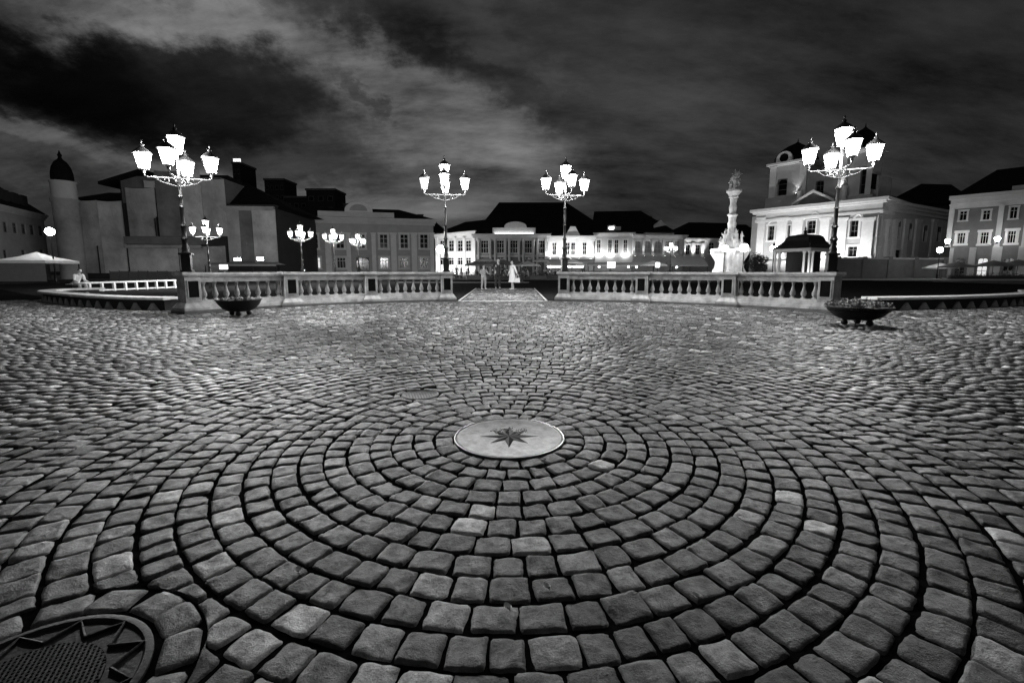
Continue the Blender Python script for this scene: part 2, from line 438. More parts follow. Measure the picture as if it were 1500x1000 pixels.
# ---------------------------------------------------------------- plate with the star, covers
pl = empty('star_plate', (PC.x, PC.y, 0), 0, 'pale round metal plate with a compass star at the middle of the cobble rings', 'plaque')
MB().lathe([(.0, -.03), (.325, -.03), (.325, .000), (.318, .004), (.308, .004), (.300, .0015), (0, .0015)], 72).build('disc', M['plate'], pl, smooth=True)
rb = MB().lathe([(.3265, -.02), (.334, -.02), (.334, .006), (.3265, .006), (.3265, -.02)], 72); rb.f = rb.f[:-2]; rb.build('rim', M['plate_mid'], pl, smooth=True)
st_d = MB(); st_m = MB()
for k in range(8):
    a = PI/2+k*PI/4; ro = .175 if k % 2 == 0 else .155
    tip = (ro*math.cos(a), ro*math.sin(a), .0025); c0 = (0, 0, .006)
    l = (.066*math.cos(a+PI/8), .066*math.sin(a+PI/8), .0025); r_ = (.066*math.cos(a-PI/8), .066*math.sin(a-PI/8), .0025)
    st_d.add([tip, c0, l, (tip[0], tip[1], -.002), (l[0], l[1], -.002)], [(0, 1, 2), (0, 2, 4, 3)])
    st_m.add([tip, r_, c0, (tip[0], tip[1], -.002), (r_[0], r_[1], -.002)], [(0, 1, 2), (0, 3, 4, 1)])
st_d.build('star_ray_facets', M['plate_dark'], pl); st_m.build('star_ray_sides', M['star_side'], pl)
g = MB()
for i in range(70):                      # small blocks added for the glitter round the star's far side
    a = random.uniform(R(35), R(145)); r0 = random.uniform(.075, .15); s_ = random.uniform(.002, .006)
    g.box(r0*math.cos(a)-s_, r0*math.cos(a)+s_, r0*math.sin(a)-s_*.8, r0*math.sin(a)+s_*.8, .0005, .004+random.random()*.004, .001)
g.build('glitter_grain', M['plate_mid'], pl)
c2 = empty('service_cover', (COV2.x, COV2.y, 0), .3, 'small round dark iron service cover set in the cobbles beyond the star plate', 'manhole cover')
MB().lathe([(0, -.03), (COV2R, -.03), (COV2R, -.001), (COV2R-.012, .002), (COV2R-.02, -.003), (0, -.003)], 40).build('lid', M['cover2'], c2, smooth=True)
q = MB()
for i in range(-5, 6):
    for j in range(-5, 6):
        if math.hypot(i, j) < 5.2: q.box(i*.022-.007, i*.022+.007, j*.022-.007, j*.022+.007, -.004, -.0015, .002)
q.build('studs', M['cover2'], c2)
c3 = empty('drain_cover', (COV3.x, COV3.y, 0), R(28), 'large round iron drain cover with a pierced grid and star edge, at the lower left', 'manhole cover')
MB().lathe([(0, -.035), (COV3R, -.035), (COV3R, .0), (COV3R-.006, .003), (COV3R-.018, .003), (COV3R-.024, -.004), (0, -.004)], 60).build('frame_ring', M['cover'], c3, smooth=True)
MB().lathe([(0, -.01), (.172, -.01), (.172, -.0025), (0, -.0025)], 48).build('grate_well', M['joint'], c3)
gr = MB()
n_ = 15
for i in range(-n_, n_+1):
    x = i*.0112; hh = math.sqrt(max(0, .17**2-x*x))
    gr.box(x-.0022, x+.0022, -hh, hh, -.008, -.0005)
for j in range(-n_, n_+1):
    y = j*.0112; hh = math.sqrt(max(0, .17**2-y*y))
    gr.box(-hh, hh, y-.0015, y+.0015, -.008, -.0012)
gr.build('grate', M['cover'], c3)
sb = MB()
for k in range(12):                      # zigzag rib between the grate and the rim
    a0 = 2*PI*k/12; a1 = a0+PI/12; a2 = a0+PI/6
    p = [(.185*math.cos(a0), .185*math.sin(a0), .0), (.248*math.cos(a1), .248*math.sin(a1), .0), (.185*math.cos(a2), .185*math.sin(a2), .0)]
    sb.tube(p, .0045, 6)
sb.build('zigzag_rib', M['cover'], c3)

M['glinting'] = mat('glint_leaf', .55, .35, .3, 60, .3, 200)  # bright leaf shapes added where the cobbles glint
for px, py, lb in ((801, 862, 'small leaf-shaped glint on a cobble right of centre, near the bottom'), (1021, 876, 'small leaf-shaped glint on a cobble in the lower right'), (744, 893, 'small leaf-shaped glint on a cobble straight below the star plate'),
                   (437, 838, 'small leaf-shaped glint on a dark cobble in the lower left'), (797, 676, 'small bright scrap just outside the lower right of the star plate'), (193, 697, 'small bright scrap on the cobbles far left of the star plate')):
    g_ = G(px, py); lf_ = empty('glint_leaf', (g_.x, g_.y, .002), random.random()*6, lb, 'leaf', 'dry leaves on the cobbles'); m = MB(); n = 9
    for i in range(n):
        t_ = i/(n-1); w_ = .011*math.sin(PI*min(1, t_*1.05))**.7+.0006
        m.add([(0, 0, 0)]*0, [])
        for sg in (-1, 0, 1): m.v.append((sg*w_, .030*(t_-.5), .003+.006*abs(sg)+.006*(2*t_-1)**2))
    for i in range(n-1):
        for k in range(2): m.f.append((i*3+k, i*3+k+1, (i+1)*3+k+1, (i+1)*3+k))
    m.build('leaf_blade', M['glinting'], lf_, smooth=True); MB().tube([(0, -.028, .004), (0, -.012, .003), (0, .014, .005)], .0009, 5).build('leaf_stalk', M['bark'], lf_)
# ---------------------------------------------------------------- balustrade
def arc_box(mb, r0, r1, a0, a1, z0, z1, n=10):          # a block following the arc; angles in degrees from +y
    vs = []; fs = []
    for i in range(n+1):
        a = R(a0+(a1-a0)*i/n)
        for r, z in ((r0, z0), (r1, z0), (r1, z1), (r0, z1)):
            vs.append((BC.x+r*math.sin(a), BC.y+r*math.cos(a), z))
    for i in range(n):
        for k in range(4):
            fs.append((i*4+k, (i+1)*4+k, (i+1)*4+(k+1) % 4, i*4+(k+1) % 4))
    fs.append((0, 1, 2, 3)); fs.append((n*4+3, n*4+2, n*4+1, n*4))
    mb.add(vs, fs)
def ang(px, py):
    g_ = G(px, py); return math.degrees(math.atan2(g_.x-BC.x, g_.y-BC.y))
PIER_L = [ang(292, 459), ang(427, 449), ang(545, 444), ang(655, 441)]
PIER_R = [ang(825, 441), ang(938, 443.5), ang(1065, 448.5), ang(1210, 457)]
RC = BR+.14                                              # middle line of the wall
BAL_PROF = [(.050, 0), (.050, .03), (.034, .038), (.030, .055), (.050, .085), (.058, .12), (.052, .165), (.036, .22), (.025, .28), (.021, .33), (.025, .345), (.036, .355), (.036, .365), (.025, .372), (.044, .385), (.044, .41)]
def pier(parent, a):
    r = R(a); c = Vector((BC.x+RC*math.sin(r), BC.y+RC*math.cos(r), 0))
    p = MB(); p.box(-.18, .18, -.18, .18, .25, .865)
    o = p.build('pier', M['stone'], parent, bevel=.006, loc=c, rz=-r)
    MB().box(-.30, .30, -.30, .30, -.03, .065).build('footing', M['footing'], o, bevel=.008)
    b = MB(); b.box(-.29, .29, -.29, .29, .067, .13); b.box(-.28, .28, -.28, .28, .13, .25, .085)
    b.build('pier_base', M['stone'], o, bevel=.008)
    k = MB(); k.box(-.205, .205, -.205, .205, .865, .90, -.02); k.box(-.24, .24, -.24, .24, .90, .975)
    k.build('cap', M['stone_rail'], o, bevel=.008)
    for s in (-1, 1):                                    # sunk dark panel within a raised moulding, front and back
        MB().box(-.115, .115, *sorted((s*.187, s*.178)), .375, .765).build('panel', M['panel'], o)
        ml = MB()
        for x0, x1, z0, z1 in ((-.135, -.115, .355, .785), (.115, .135, .355, .785), (-.115, .115, .355, .375), (-.115, .115, .765, .785)):
            ml.box(x0, x1, *sorted((s*.198, s*.176)), z0, z1)
        ml.build('panel_moulding', M['stone'], o)
    return c
def balustrade(name_label, piers):
    c0 = Vector((BC.x+RC*math.sin(R(piers[1])), BC.y+RC*math.cos(R(piers[1])), 0))
    root = empty('balustrade', (0, 0, 0), 0, name_label, 'balustrade', 'stone balustrades round the cobbled circle')
    tops = [pier(root, a) for a in piers]
    for a, b in zip(piers[:-1], piers[1:]):
        s = 1 if b > a else -1; da = math.degrees(.185/RC); db = math.degrees(.292/RC)
        m = MB(); arc_box(m, RC-.15, RC+.15, a+s*da, b-s*da, .905, .968); arc_box(m, RC-.12, RC+.12, a+s*da, b-s*da, .865, .905)
        m.build('handrail', M['stone_rail'], root, bevel=.004)
        m = MB(); arc_box(m, RC-.085, RC+.085, a+s*da, b-s*da, .735, .865); m.build('frieze', M['stone'], root)
        m = MB(); arc_box(m, RC-.195, RC+.195, a+s*db, b-s*db, .062, .15); arc_box(m, RC-.155, RC+.155, a+s*da*1.1, b-s*da*1.1, .15, .21); arc_box(m, RC-.11, RC+.11, a+s*da, b-s*da, .21, .295)
        m.build('plinth', M['plinth'], root, bevel=.004)
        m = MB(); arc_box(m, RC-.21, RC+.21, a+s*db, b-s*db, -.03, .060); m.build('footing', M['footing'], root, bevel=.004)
        n = 8
        for i in range(n):
            aa = R(a+s*da+(b-a-2*s*da)*(i+.5)/n)
            q = MB().lathe([(a_*1.18, b_*.445/.41) for a_, b_ in BAL_PROF], 12); q.box(-.052, .052, -.052, .052, -.001, .028)
            if 'bal_proto' not in globals():
                globals()['bal_proto'] = q.build('baluster', M['stone'], root, smooth=True); o = bal_proto
            else:
                o = bal_proto.copy(); COL.objects.link(o); o.parent = root
            o.location = (BC.x+RC*math.sin(aa), BC.y+RC*math.cos(aa), .293); o.rotation_euler.z = -aa
    return tops
topsL = balustrade('curved stone balustrade left of the path opening, behind the smaller plant bowl', PIER_L)
topsR = balustrade('curved stone balustrade right of the path opening, ending near the larger plant bowl', PIER_R)

# ---------------------------------------------------------------- street lamps
def lantern(parent, x, y, z, m, s=1.0):
    l = MB().lathe([(.095*s, 0), (.165*s, .33*s)], 6, (x, y, z), PI/6).build('lantern_glass', m, parent)
    b_ = bpy.data.lights.new('bulb', 'POINT'); b_.energy = WATT[m.name]; b_.shadow_soft_size = .085*s
    bo = bpy.data.objects.new('bulb', b_); COL.objects.link(bo); bo.parent = l; bo.location = (x, y, z+.17*s)
    f = MB()
    for k in range(6):
        a = PI/6+k*PI/3
        f.tube([(x+.098*s*math.cos(a), y+.098*s*math.sin(a), z), (x+.168*s*math.cos(a), y+.168*s*math.sin(a), z+.33*s)], .008*s, 4)
    f.lathe([(.03*s, -.10*s), (.03*s, -.04*s), (.10*s, -.015*s), (.10*s, -.003*s)], 6, (x, y, z), PI/6)
    f.build('lantern_frame', M['iron_light'], l)
    c = MB().lathe([(.185*s, .332*s), (.185*s, .35*s), (.12*s, .42*s), (.055*s, .47*s), (.03*s, .49*s), (.05*s, .52*s), (.012*s, .55*s), (.012*s, .58*s), (.024*s, .60*s), (.004*s, .63*s)], 12, (x, y, z))
    c.build('lantern_cap', M['iron'], l, smooth=True)
    return l
def ornate_lamp(loc, rz, label, post_h=0.0, gm='glow', dim=None, group='ornate five-lantern lamps on the balustrade', arms=4, s=1.0, cut=0.0):
    root = empty('street_lamp', loc, rz, label, 'street lamp', group)
    b = MB(); b.box(-.12*s, .12*s, -.12*s, .12*s, 0, .05); b.box(-.095*s, .095*s, -.095*s, .095*s, .05, .40); b.box(-.085*s, .085*s, -.085*s, .085*s, .40, .40+post_h) if post_h else None
    b.box(-.13*s, .13*s, -.13*s, .13*s, .40+post_h, .45+post_h)
    b.build('base', M['iron'], root, bevel=.008)
    h = .45+post_h
    prof = [(.10, h), (.075, h+.05), (.085, h+.10), (.060, h+.18), (.068, h+.30), (.090, h+.33), (.068, h+.36), (.052, h+.42), (.055, h+.60), (.078, h+.63), (.055, h+.66), (.045, h+.72), (.042, h+1.05), (.058, h+1.07), (.040, h+1.10), (.036, h+1.60), (.060, h+1.64), (.034, h+1.68), (.030, h+1.95), (.028, h+2.55)]
    prof = [(r*s, z-(cut if z > h+1.2 else 0)) for r, z in prof]
    MB().lathe(prof, 12).build('post', M['iron'], root, smooth=True)
    za = h+2.05-cut
    for k in range(arms):
        a = 2*PI*k/arms; c, sn = math.cos(a), math.sin(a); m = MB()
        m.tube([(.02*c, .02*sn, za), (.62*s*c, .62*s*sn, za)], .014*s, 6)
        m.tube([(.03*c, .03*sn, za-.18), (.16*s*c, .16*s*sn, za-.15), (.34*s*c, .34*s*sn, za-.10), (.46*s*c, .46*s*sn, za-.015)], .010*s, 6)
        m.tube([((.24+.05*math.cos(t))*s*c, (.24+.05*math.cos(t))*s*sn, za-.06+.05*math.sin(t)) for t in np.linspace(0, 5.2, 9)], .008*s, 5)
        m.tube([(.60*s*c, .60*s*sn, za), (.66*s*c, .66*s*sn, za+.03), (.66*s*c, .66*s*sn, za+.10)], .014*s, 6)
        m.build('arm', M['iron_light'], root)
        lantern(root, .66*s*c, .66*s*sn, za+.17, M['glow_dim'] if dim == k else M[gm], s)
    lantern(root, 0, 0, h+2.62-cut, M[gm], s*1.05)
    return root
lab = ['tall ornate lamp on the leftmost balustrade pier, behind the smaller plant bowl',
       'tall lamp on the pier left of the path opening, its left lantern dim',
       'tall ornate lamp on the pier right of the path opening',
       'tall ornate lamp on the rightmost balustrade pier, in front of the church']
spots = [(topsL[0], .35, None), (topsL[3], .12, 2), (topsR[0], .2, None), (topsR[3], -.3, None)]
for (c, rz, dim), l in zip(spots, lab):
    ornate_lamp((c.x, c.y, .975), rz, l, dim=dim, cut=.34 if 'leftmost' in l else (.10 if 'rightmost' in l else 0))
# the same lamps standing round the lawn, farther away
far = [(302, 338, 27, .5, 'first lamp from the left along the lawn, right of the leftmost pier lamp'),
       (440, 343, 32, .2, 'bright lamp before the tarp-covered house corner, left of two others'),
       (488, 347, 37, .6, 'middle one of three lamps before the house with the arched pediment'),
       (524, 353, 43, .9, 'lamp above the arched doorway of the house with the arched pediment'),
       (983, 364, 52, .3, 'lamp glowing before the gabled house left of the statue column')]
for px, py, Y, rz, l in far:
    z = P(px, py, Y); tot = z.z-2.85
    ornate_lamp((z.x, Y, 0), rz, l, post_h=max(.05, tot), gm='glow_far', group='lamps along the far edge of the lawn')
def simple_lamp(px, py, Y, label, group='single lamps at the edge of the square', r=.22, m='glow_far', y_base=0):
    p = P(px, py, Y); root = empty('post_lamp', (p.x, Y, 0), 0, label, 'lamp', group)
    MB().lathe([(.12, 0), (.12, .5), (.06, .6), (.045, p.z-.3), (.10, p.z-r)], 10).build('post', M['iron'], root, smooth=True)
    MB().lathe([(r*math.sin(t)+.001, -r*math.cos(t)) for t in np.linspace(0, PI, 9)], 12, (0, 0, p.z)).build('globe', M[m], root, smooth=True)
    MB().lathe([(.13, 0), (.10, .06), (.03, .1), (.01, .2)], 10, (0, 0, p.z+r*.93)).build('finial', M['iron'], root, smooth=True)
    return root
M['globe'] = mat('lit_globe', .9, emit=60)
M['globe_near'] = mat('lit_globe_by_column', .9, emit=14)
simple_lamp(73, 339, 44, 'globe lamp beside the domed corner turret at the far left', m='globe', r=.36)
simple_lamp(28, 351, 58, 'globe lamp at the far left edge, before the dark house', m='globe', r=.40)
simple_lamp(1062, 364, 47, 'globe lamp left of the statue column foot', m='globe_near', r=.34)
simple_lamp(1090, 363, 47, 'globe lamp right of the statue column foot', m='globe_near', r=.42)
simple_lamp(1134, 364, 46, 'globe lamp before the church, left of the domed kiosk', m='globe', r=.36)
simple_lamp(645, 365, 88, 'tall bright lamp at the left corner of the floodlit white house', m='globe', r=.75)
#MORE
# ---------------------------------------------------------------- buildings
class Facade:
    """a wall plane from A to B (left to right as seen); local x along it, y away from the viewer, z up"""
    def __init__(s, name, label, pxA, YA, pxB, YB, cat='building', group=None):
        A = P(pxA, 397, YA); B = P(pxB, 397, YB)
        s.A = Vector((A.x, A.y, 0)); d = Vector((B.x-A.x, B.y-A.y, 0)); s.L = d.length; s.t = d.normalized()
        s.n = Vector((-s.t.y, s.t.x, 0)); s.rz = math.atan2(s.t.y, s.t.x)
        s.root = empty(name, s.A, s.rz, label, cat, group)
    def px(s, x, y):
        o = Vector((0, 0, CAMH)); d = ray(x, y); t = (s.A-o).dot(s.n)/d.dot(s.n); q = o+d*t
        return (q-s.A).dot(s.t), q.z
    def u(s, x): return s.px(x, 397)[0]
    def rect(s, x0, x1, y0, y1):           # pixel rectangle -> u0,u1,z0,z1 (upright on the wall)
        ym = (y0+y1)/2; u0 = s.px(x0, ym)[0]; u1 = s.px(x1, ym)[0]; xm = (x0+x1)/2
        return u0, u1, max(0, s.px(xm, y1)[1]), s.px(xm, y0)[1]
    def wall(s, z1, depth, m, holes=(), u0=0, u1=None, z0=-.1, name='wall', rev=.28, y=0.0):
        u1 = s.L if u1 is None else u1; mb = MB()
        hs = [h for h in holes if h[0] > u0+.01 and h[1] < u1-.01]
        us = sorted(set([u0, u1]+[a for h in hs for a in h[:2]])); zs = sorted(set([z0, z1]+[a for h in hs for a in h[2:4]]))
        for i in range(len(us)-1):
            for j in range(len(zs)-1):
                cu = (us[i]+us[i+1])/2; cz = (zs[j]+zs[j+1])/2
                if any(h[0] < cu < h[1] and h[2] < cz < h[3] for h in hs): continue
                mb.add([(us[i], y, zs[j]), (us[i+1], y, zs[j]), (us[i+1], y, zs[j+1]), (us[i], y, zs[j+1])], [(0, 1, 2, 3)])
        for a, b, c, d in hs:
            for q in ([(a, y, c), (a, y+rev, c), (a, y+rev, d), (a, y, d)], [(b, y+rev, c), (b, y, c), (b, y, d), (b, y+rev, d)], [(a, y+rev, c), (a, y, c), (b, y, c), (b, y+rev, c)], [(a, y, d), (a, y+rev, d), (b, y+rev, d), (b, y, d)]):
                mb.add(q, [(0, 1, 2, 3)])
        y1 = y+depth
        mb.add([(u0, y, z0), (u0, y1, z0), (u1, y1, z0), (u1, y, z0), (u0, y, z1), (u0, y1, z1), (u1, y1, z1), (u1, y, z1)], [(0, 1, 5, 4), (1, 2, 6, 5), (2, 3, 7, 6), (4, 5, 6, 7)])
        me = bpy.data.meshes.new(name); me.from_pydata(mb.v, [], mb.f); me.materials.append(m)
        o = bpy.data.objects.new(name, me); COL.objects.link(o); o.parent = s.root; return o
    def window(s, h, m=None, glass=None, arch=False, bars=2, surround=None, y=0.0, rev=.2, label=None, name='window', fm=None):
        a, b, c, d = h; m = m or M['trim']; f = MB(); w = b-a; hh = d-c; t = min(.09, w*.08)
        for q in ((a, a+t, c, d), (b-t, b, c, d), (a+t, b-t, c, c+t), (a+t, b-t, d-t, d)): f.box(q[0], q[1], y+rev-.09, y+rev-.02, q[2], q[3])
        for i in range(1, bars): x = a+w*i/bars; f.box(x-t*.4, x+t*.4, y+rev-.08, y+rev-.03, c+t, d-t)
        for z in ([c+hh*.68] if hh < 2.2 else [c+hh*.36, c+hh*.70]): f.box(a+t, b-t, y+rev-.079, y+rev-.031, z-t*.4, z+t*.4)
        if arch:                            # spandrels that round the head of the opening
            n = 8; r = w/2
            for sg in (-1, 1):
                poly = [((a+b)/2+sg*r*math.cos(PI/2*i/n), d-r+r*math.sin(PI/2*i/n)) for i in range(n+1)]+[((a+b)/2+sg*r, d)]
                if sg < 0: poly = poly[::-1]
                f.prism(poly, y+.02, y+rev-.1)
        o = f.build(name, fm or m, s.root)
        if label: o['label'] = label
        MB().box(a+t, b-t, y+rev-.05, y+rev-.045, c+t, d-t).build('pane', glass or M['glass'], o)
        if surround:
            g_ = MB(); e = surround; mm = m
            for q in ((a-e, a, c, d), (b, b+e, c, d), (a-e*1.3, b+e*1.3, d, d+e*1.2), (a-e*1.3, b+e*1.3, c-e, c)): g_.box(q[0], q[1], y-.08, y+.01, q[2], q[3])
            g_.build('window_surround', mm, o)
        return o
    def box(s, name, m, u0, u1, z0, z1, y0, y1, parent=None, bevel=0.0, taper=0):
        return MB().box(u0, u1, y0, y1, z0, z1, taper).build(name, m, parent or s.root, bevel=bevel)
    def pilaster(s, x0, x1, yt, yb, m, y=0.0, d=.22):
        a, b, c, e = s.rect(x0, x1, yt, yb); mb = MB(); w = b-a
        mb.box(a, b, y-d, y+.01, c, e-w*.35); mb.box(a-w*.10, b+w*.10, y-d-.08, y+.01, e-w*.35, e-w*.22); mb.box(a-w*.16, b+w*.16, y-d-.13, y+.01, e-w*.22, e)
        mb.box(a-w*.08, b+w*.08, y-d-.06, y+.01, c-.001 if c > 0 else 0, c+w*.3)
        return mb.build('pilaster', m, s.root)
    def cornice(s, z, h, m, u0=None, u1=None, y=0.0, out=.5, name='cornice', depth=None):
        a = -out if u0 is None else u0; b = s.L+out if u1 is None else u1; dd = depth or .3; mb = MB()
        mb.box(a+out*.6, b-out*.6, y-out*.3, y+dd, z-h, z-h*.62); mb.box(a+out*.3, b-out*.3, y-out*.65, y+dd, z-h*.62, z-h*.3); mb.box(a, b, y-out, y+dd, z-h*.3, z)
        return mb.build(name, m, s.root)
    def roof(s, z0, z1, u0, u1, depth, hl, hr, y=0.0, over=.4, m=None, name='roof'):
        a, b, c, d = u0-over, u1+over, y-over, y+depth+over; mb = MB(); ym = (c+d)/2
        mb.add([(a, c, z0), (b, c, z0), (b, d, z0), (a, d, z0), (a+hl, ym, z1), (b-hr, ym, z1)], [(0, 1, 5, 4), (1, 2, 5), (2, 3, 4, 5), (3, 0, 4), (3, 2, 1, 0)])
        return mb.build(name, m or M['tile'], s.root)
    def chimney(s, parent, u, y, z0, z1, w=.8):
        m = MB(); m.box(u-w/2, u+w/2, y-w/2, y+w/2, z0, z1-.2); m.box(u-w*.6, u+w*.6, y-w*.6, y+w*.6, z1-.2, z1)
        return m.build('chimney', M['black_pl'], parent)
def arch_poly(u0, u1, z0, h, n=14, side=0.0):
    return [(u1, z0)]+[((u0+u1)/2+(u1-u0)/2*math.cos(PI*i/n), z0+side+h*math.sin(PI*i/n)) for i in range(n+1)]+[(u0, z0)]
def add_light(kind, loc, energy, target=None, size=.3, angle=100, parent=None, blend=.8):
    l = bpy.data.lights.new('flood_light', kind); l.energy = energy
    if kind == 'SPOT': l.spot_size = R(angle); l.spot_blend = blend; l.shadow_soft_size = size
    else: l.shadow_soft_size = size
    o = bpy.data.objects.new('flood_light', l); COL.objects.link(o); o.location = loc
    if target is not None: o.rotation_euler = (Vector(target)-Vector(loc)).to_track_quat('-Z', 'Y').to_euler()
    return o
def floodlight(loc, target, energy, label, group, angle=110, s=1.0):
    root = empty('floodlight', loc, 0, label, 'floodlight', group)
    d = (Vector(target)-Vector(loc)).normalized(); az = math.atan2(d.x, d.y)
    root.rotation_euler.z = -az
    MB().box(-.22*s, .22*s, -.14*s, .14*s, .12*s, .38*s).build('housing', M['iron'], root, bevel=.02)
    MB().box(-.19*s, .19*s, -.11*s, .11*s, .381*s, .386*s).build('lit_glass', M['uplight'], root)
    MB().box(-.26*s, -.23*s, -.04*s, .04*s, 0, .3*s).add([], []).box(.23*s, .26*s, -.04*s, .04*s, 0, .3*s).box(-.23*s, .23*s, -.04*s, .04*s, 0, .03*s).build('bracket', M['iron'], root)
    l = add_light('SPOT', Vector(loc)+Vector((0, 0, .5*s)), energy, target, .15, angle)
    l.parent = root; l.matrix_parent_inverse = (Matrix.Translation(root.location) @ Matrix.Rotation(-az, 4, 'Z')).inverted()
    return root

# --- C: low baroque house with the arched pediment ----------------------------------------------
f = Facade('baroque_house', 'long two-storey grey house with a curved pediment and arched doorway', 402, 74, 636, 80)
zc_ = f.px(560, 323)[1]
ups = [f.rect(x-6, x+6, 343, 364) for x in (428, 460, 498, 529, 562, 592, 621)]
los = [f.rect(x-6.5, x+6.5, 377, 393) for x in (428, 463, 500, 563, 592, 621)]
door = f.rect(522, 541, 377, 403); door = (door[0], door[1], 0, door[3])
f.wall(zc_, 14, M['grey_pl'], ups+los+[door])
for h in ups: f.window(h, M['trim'], bars=2, surround=.22)
for i, h in enumerate(los): f.window(h, M['trim'], bars=3, surround=.2, glass=M['lit_in'] if i == 1 else None, label='window with a warm lit room behind it' if i == 1 else None)
dw = f.window(door, M['dark_pl'], bars=2, arch=True, name='door')
for x0, x1 in ((403, 411), (441, 449), (477, 486), (508, 514), (545, 551), (573, 581), (603, 611), (630, 636)): f.pilaster(x0, x1, 341, 404, M['trim'], d=.2)
f.cornice(zc_+.35, 1.0, M['mid_pl'], out=.6)
a, b = f.u(470), f.u(580)
at = f.box('attic_parapet', M['mid_pl'], a, b, zc_+.35, zc_+1.3, -.1, .4)
c0, c1 = f.u(509), f.u(549); MB().prism(arch_poly(c0, c1, zc_+1.3, 1.4, side=.2), -.2, .3).build('curved_pediment', M['trim'], f.root)
o = MB().prism(arch_poly(c0+.8, c1-.8, zc_+1.45, .95, side=.1), -.24, -.2).build('pediment_field', M['grey_pl'], f.root)
MB().lathe([(.35, 0), (.35, .1), (.1, .12)], 16).build('roundel', M['trim'], f.root)
bpy.data.objects[-1] if False else None
rf = f.roof(zc_+.35, f.px(540, 307)[1]+1.0, 0, f.L, 14, 4, 6)
f.chimney(rf, f.u(509), 5, zc_+2, f.px(509, 300)[1]+.8, 1.2)
for k in range(2):
    hsp = f.u(520+k*23); 
# --- D: floodlit white house at an angle --------------------------------------------------------
g = Facade('white_house', 'brilliantly floodlit white corner house left of the columned building', 639, 110, 697, 100)
zg = g.px(670, 343)[1]
gw = [g.rect(x-4, x+4, 352, 368) for x in (648, 661, 674, 686)]+[g.rect(x-4, x+4, 377, 388) for x in (648, 661, 674, 686)]
g.wall(zg, 14, M['white_pl'], gw)
for h in gw: g.window(h, M['trim'], bars=2, surround=.2)
for x0, x1 in ((639, 642), (654, 657), (666, 669), (679, 682), (693, 697)): g.pilaster(x0, x1, 348, 398, M['white_pl'])
g.cornice(zg+.4, 1.0, M['white_pl'], out=.5)
g.roof(zg+.4, zg+3.6, 0, g.L, 14, 3, 3)
for x, wh in ((648, 'left end'), (668, 'middle'), (690, 'right corner')):
    u_ = g.u(x); q = g.A+g.t*u_-g.n*4.5
    floodlight((q.x, q.y, 0), (q+g.n*5+Vector((0, 0, 6))), 2300, 'small floodlight on the ground before the %s of the white corner house' % wh, 'floodlights of the white house', 130)
# --- E: columned building ----------------------------------------------------------------------
e = Facade('columned_building', 'grey building with paired columns, tall windows and a curved roof parapet', 698, 98, 800, 98)
ze = e.px(750, 345)[1]
ew = [e.rect(x-5.5, x+5.5, 350, 371) for x in (710, 733, 753, 774, 793)]
el = [e.rect(x-5, x+5, 375, 380) for x in (710, 733, 774, 793)]+[e.rect(x-4, x+4, 386, 399) for x in (716, 738, 768, 790)]
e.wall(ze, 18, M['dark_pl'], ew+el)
for h in ew: e.window(h, M['trim'], bars=3, surround=.14)
for h in el: e.window(h, M['mid_pl'], bars=2)
for x in (701.5, 718.5, 725.5, 740.5, 746, 760.5, 766.5, 781.5, 787, 799):
    a, b, c, d = e.rect(x-1.8, x+1.8, 349, 398); m = MB(); r = (b-a)/2
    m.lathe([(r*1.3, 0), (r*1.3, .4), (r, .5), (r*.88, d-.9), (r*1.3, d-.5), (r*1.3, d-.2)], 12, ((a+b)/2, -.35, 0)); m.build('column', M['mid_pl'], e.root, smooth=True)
e.cornice(ze+.3, 1.4, M['mid_pl'], out=.9)
e.box('floor_band', M['mid_pl'], 0, e.L, e.px(750, 375)[1]-.2, e.px(750, 375)[1]+.25, -.12, .02)
a, b = e.u(722), e.u(784)
e.box('roof_parapet', M['trim'], a, b, ze+.3, ze+1.6, -.3, .3)
MB().prism(arch_poly(e.u(739), e.u(771), ze+1.6, 1.0, side=.25), -.4, .25).build('curved_parapet', M['trim'], e.root)
e.box('parapet_lamp_strip', M['lamp_small'], a+.5, b-.5, ze+.35, ze+.42, -.62, -.5)
rr = e.roof(ze+.3, e.px(750, 309)[1]+3.2, 0, e.u(895), 20, 5, 9)
# --- F: floodlit middle house -------------------------------------------------------------------
h_ = Facade('gabled_white_house', 'brightly floodlit white house with a small triangular pediment', 801.5, 98, 869, 97)
zh = h_.px(835, 349)[1]
hw = [h_.rect(x-3.2, x+3.2, 355, 373) for x in (812, 831.5, 839.5, 856)]
ha = [h_.rect(x-5, x+5, 346.5, 350.5) for x in ()]
h_.wall(zh, 16, M['white_pl'], hw)
for w in hw: h_.window(w, M['white_pl'], bars=2, surround=.18)
for x0, x1 in ((802, 806), (818, 822), (845, 848), (864, 869)): h_.pilaster(x0, x1, 351, 375, M['white_pl'])
h_.cornice(zh+.5, 1.1, M['white_pl'], out=.6)
a, b = h_.u(827), h_.u(849)
MB().prism([(a, zh+.5), (b, zh+.5), ((a+b)/2+.5, zh+2.4), ((a+b)/2-.5, zh+2.4)], -.4, .3).build('pediment', M['white_pl'], h_.root)
for x, wh in ((806, 'leftmost window'), (820, 'gap left of the pediment'), (836, 'paired windows'), (848, 'gap right of the pediment'), (864, 'rightmost window')):
    u_, z_ = h_.px(x, 377); q = h_.A+h_.t*u_-h_.n*1.6+Vector((0, 0, z_-.6))
    w = floodlight(q, q+h_.n*1.7+Vector((0, 0, 5)), 620, 'small floodlight below the %s of the bright gabled house' % wh, 'floodlights of the bright gabled house', 140, .8)
h_.box('ground_floor_ledge', M['mid_pl'], 0, h_.L, h_.px(835, 380)[1]-.25, h_.px(835, 380)[1], -1.9, .02)
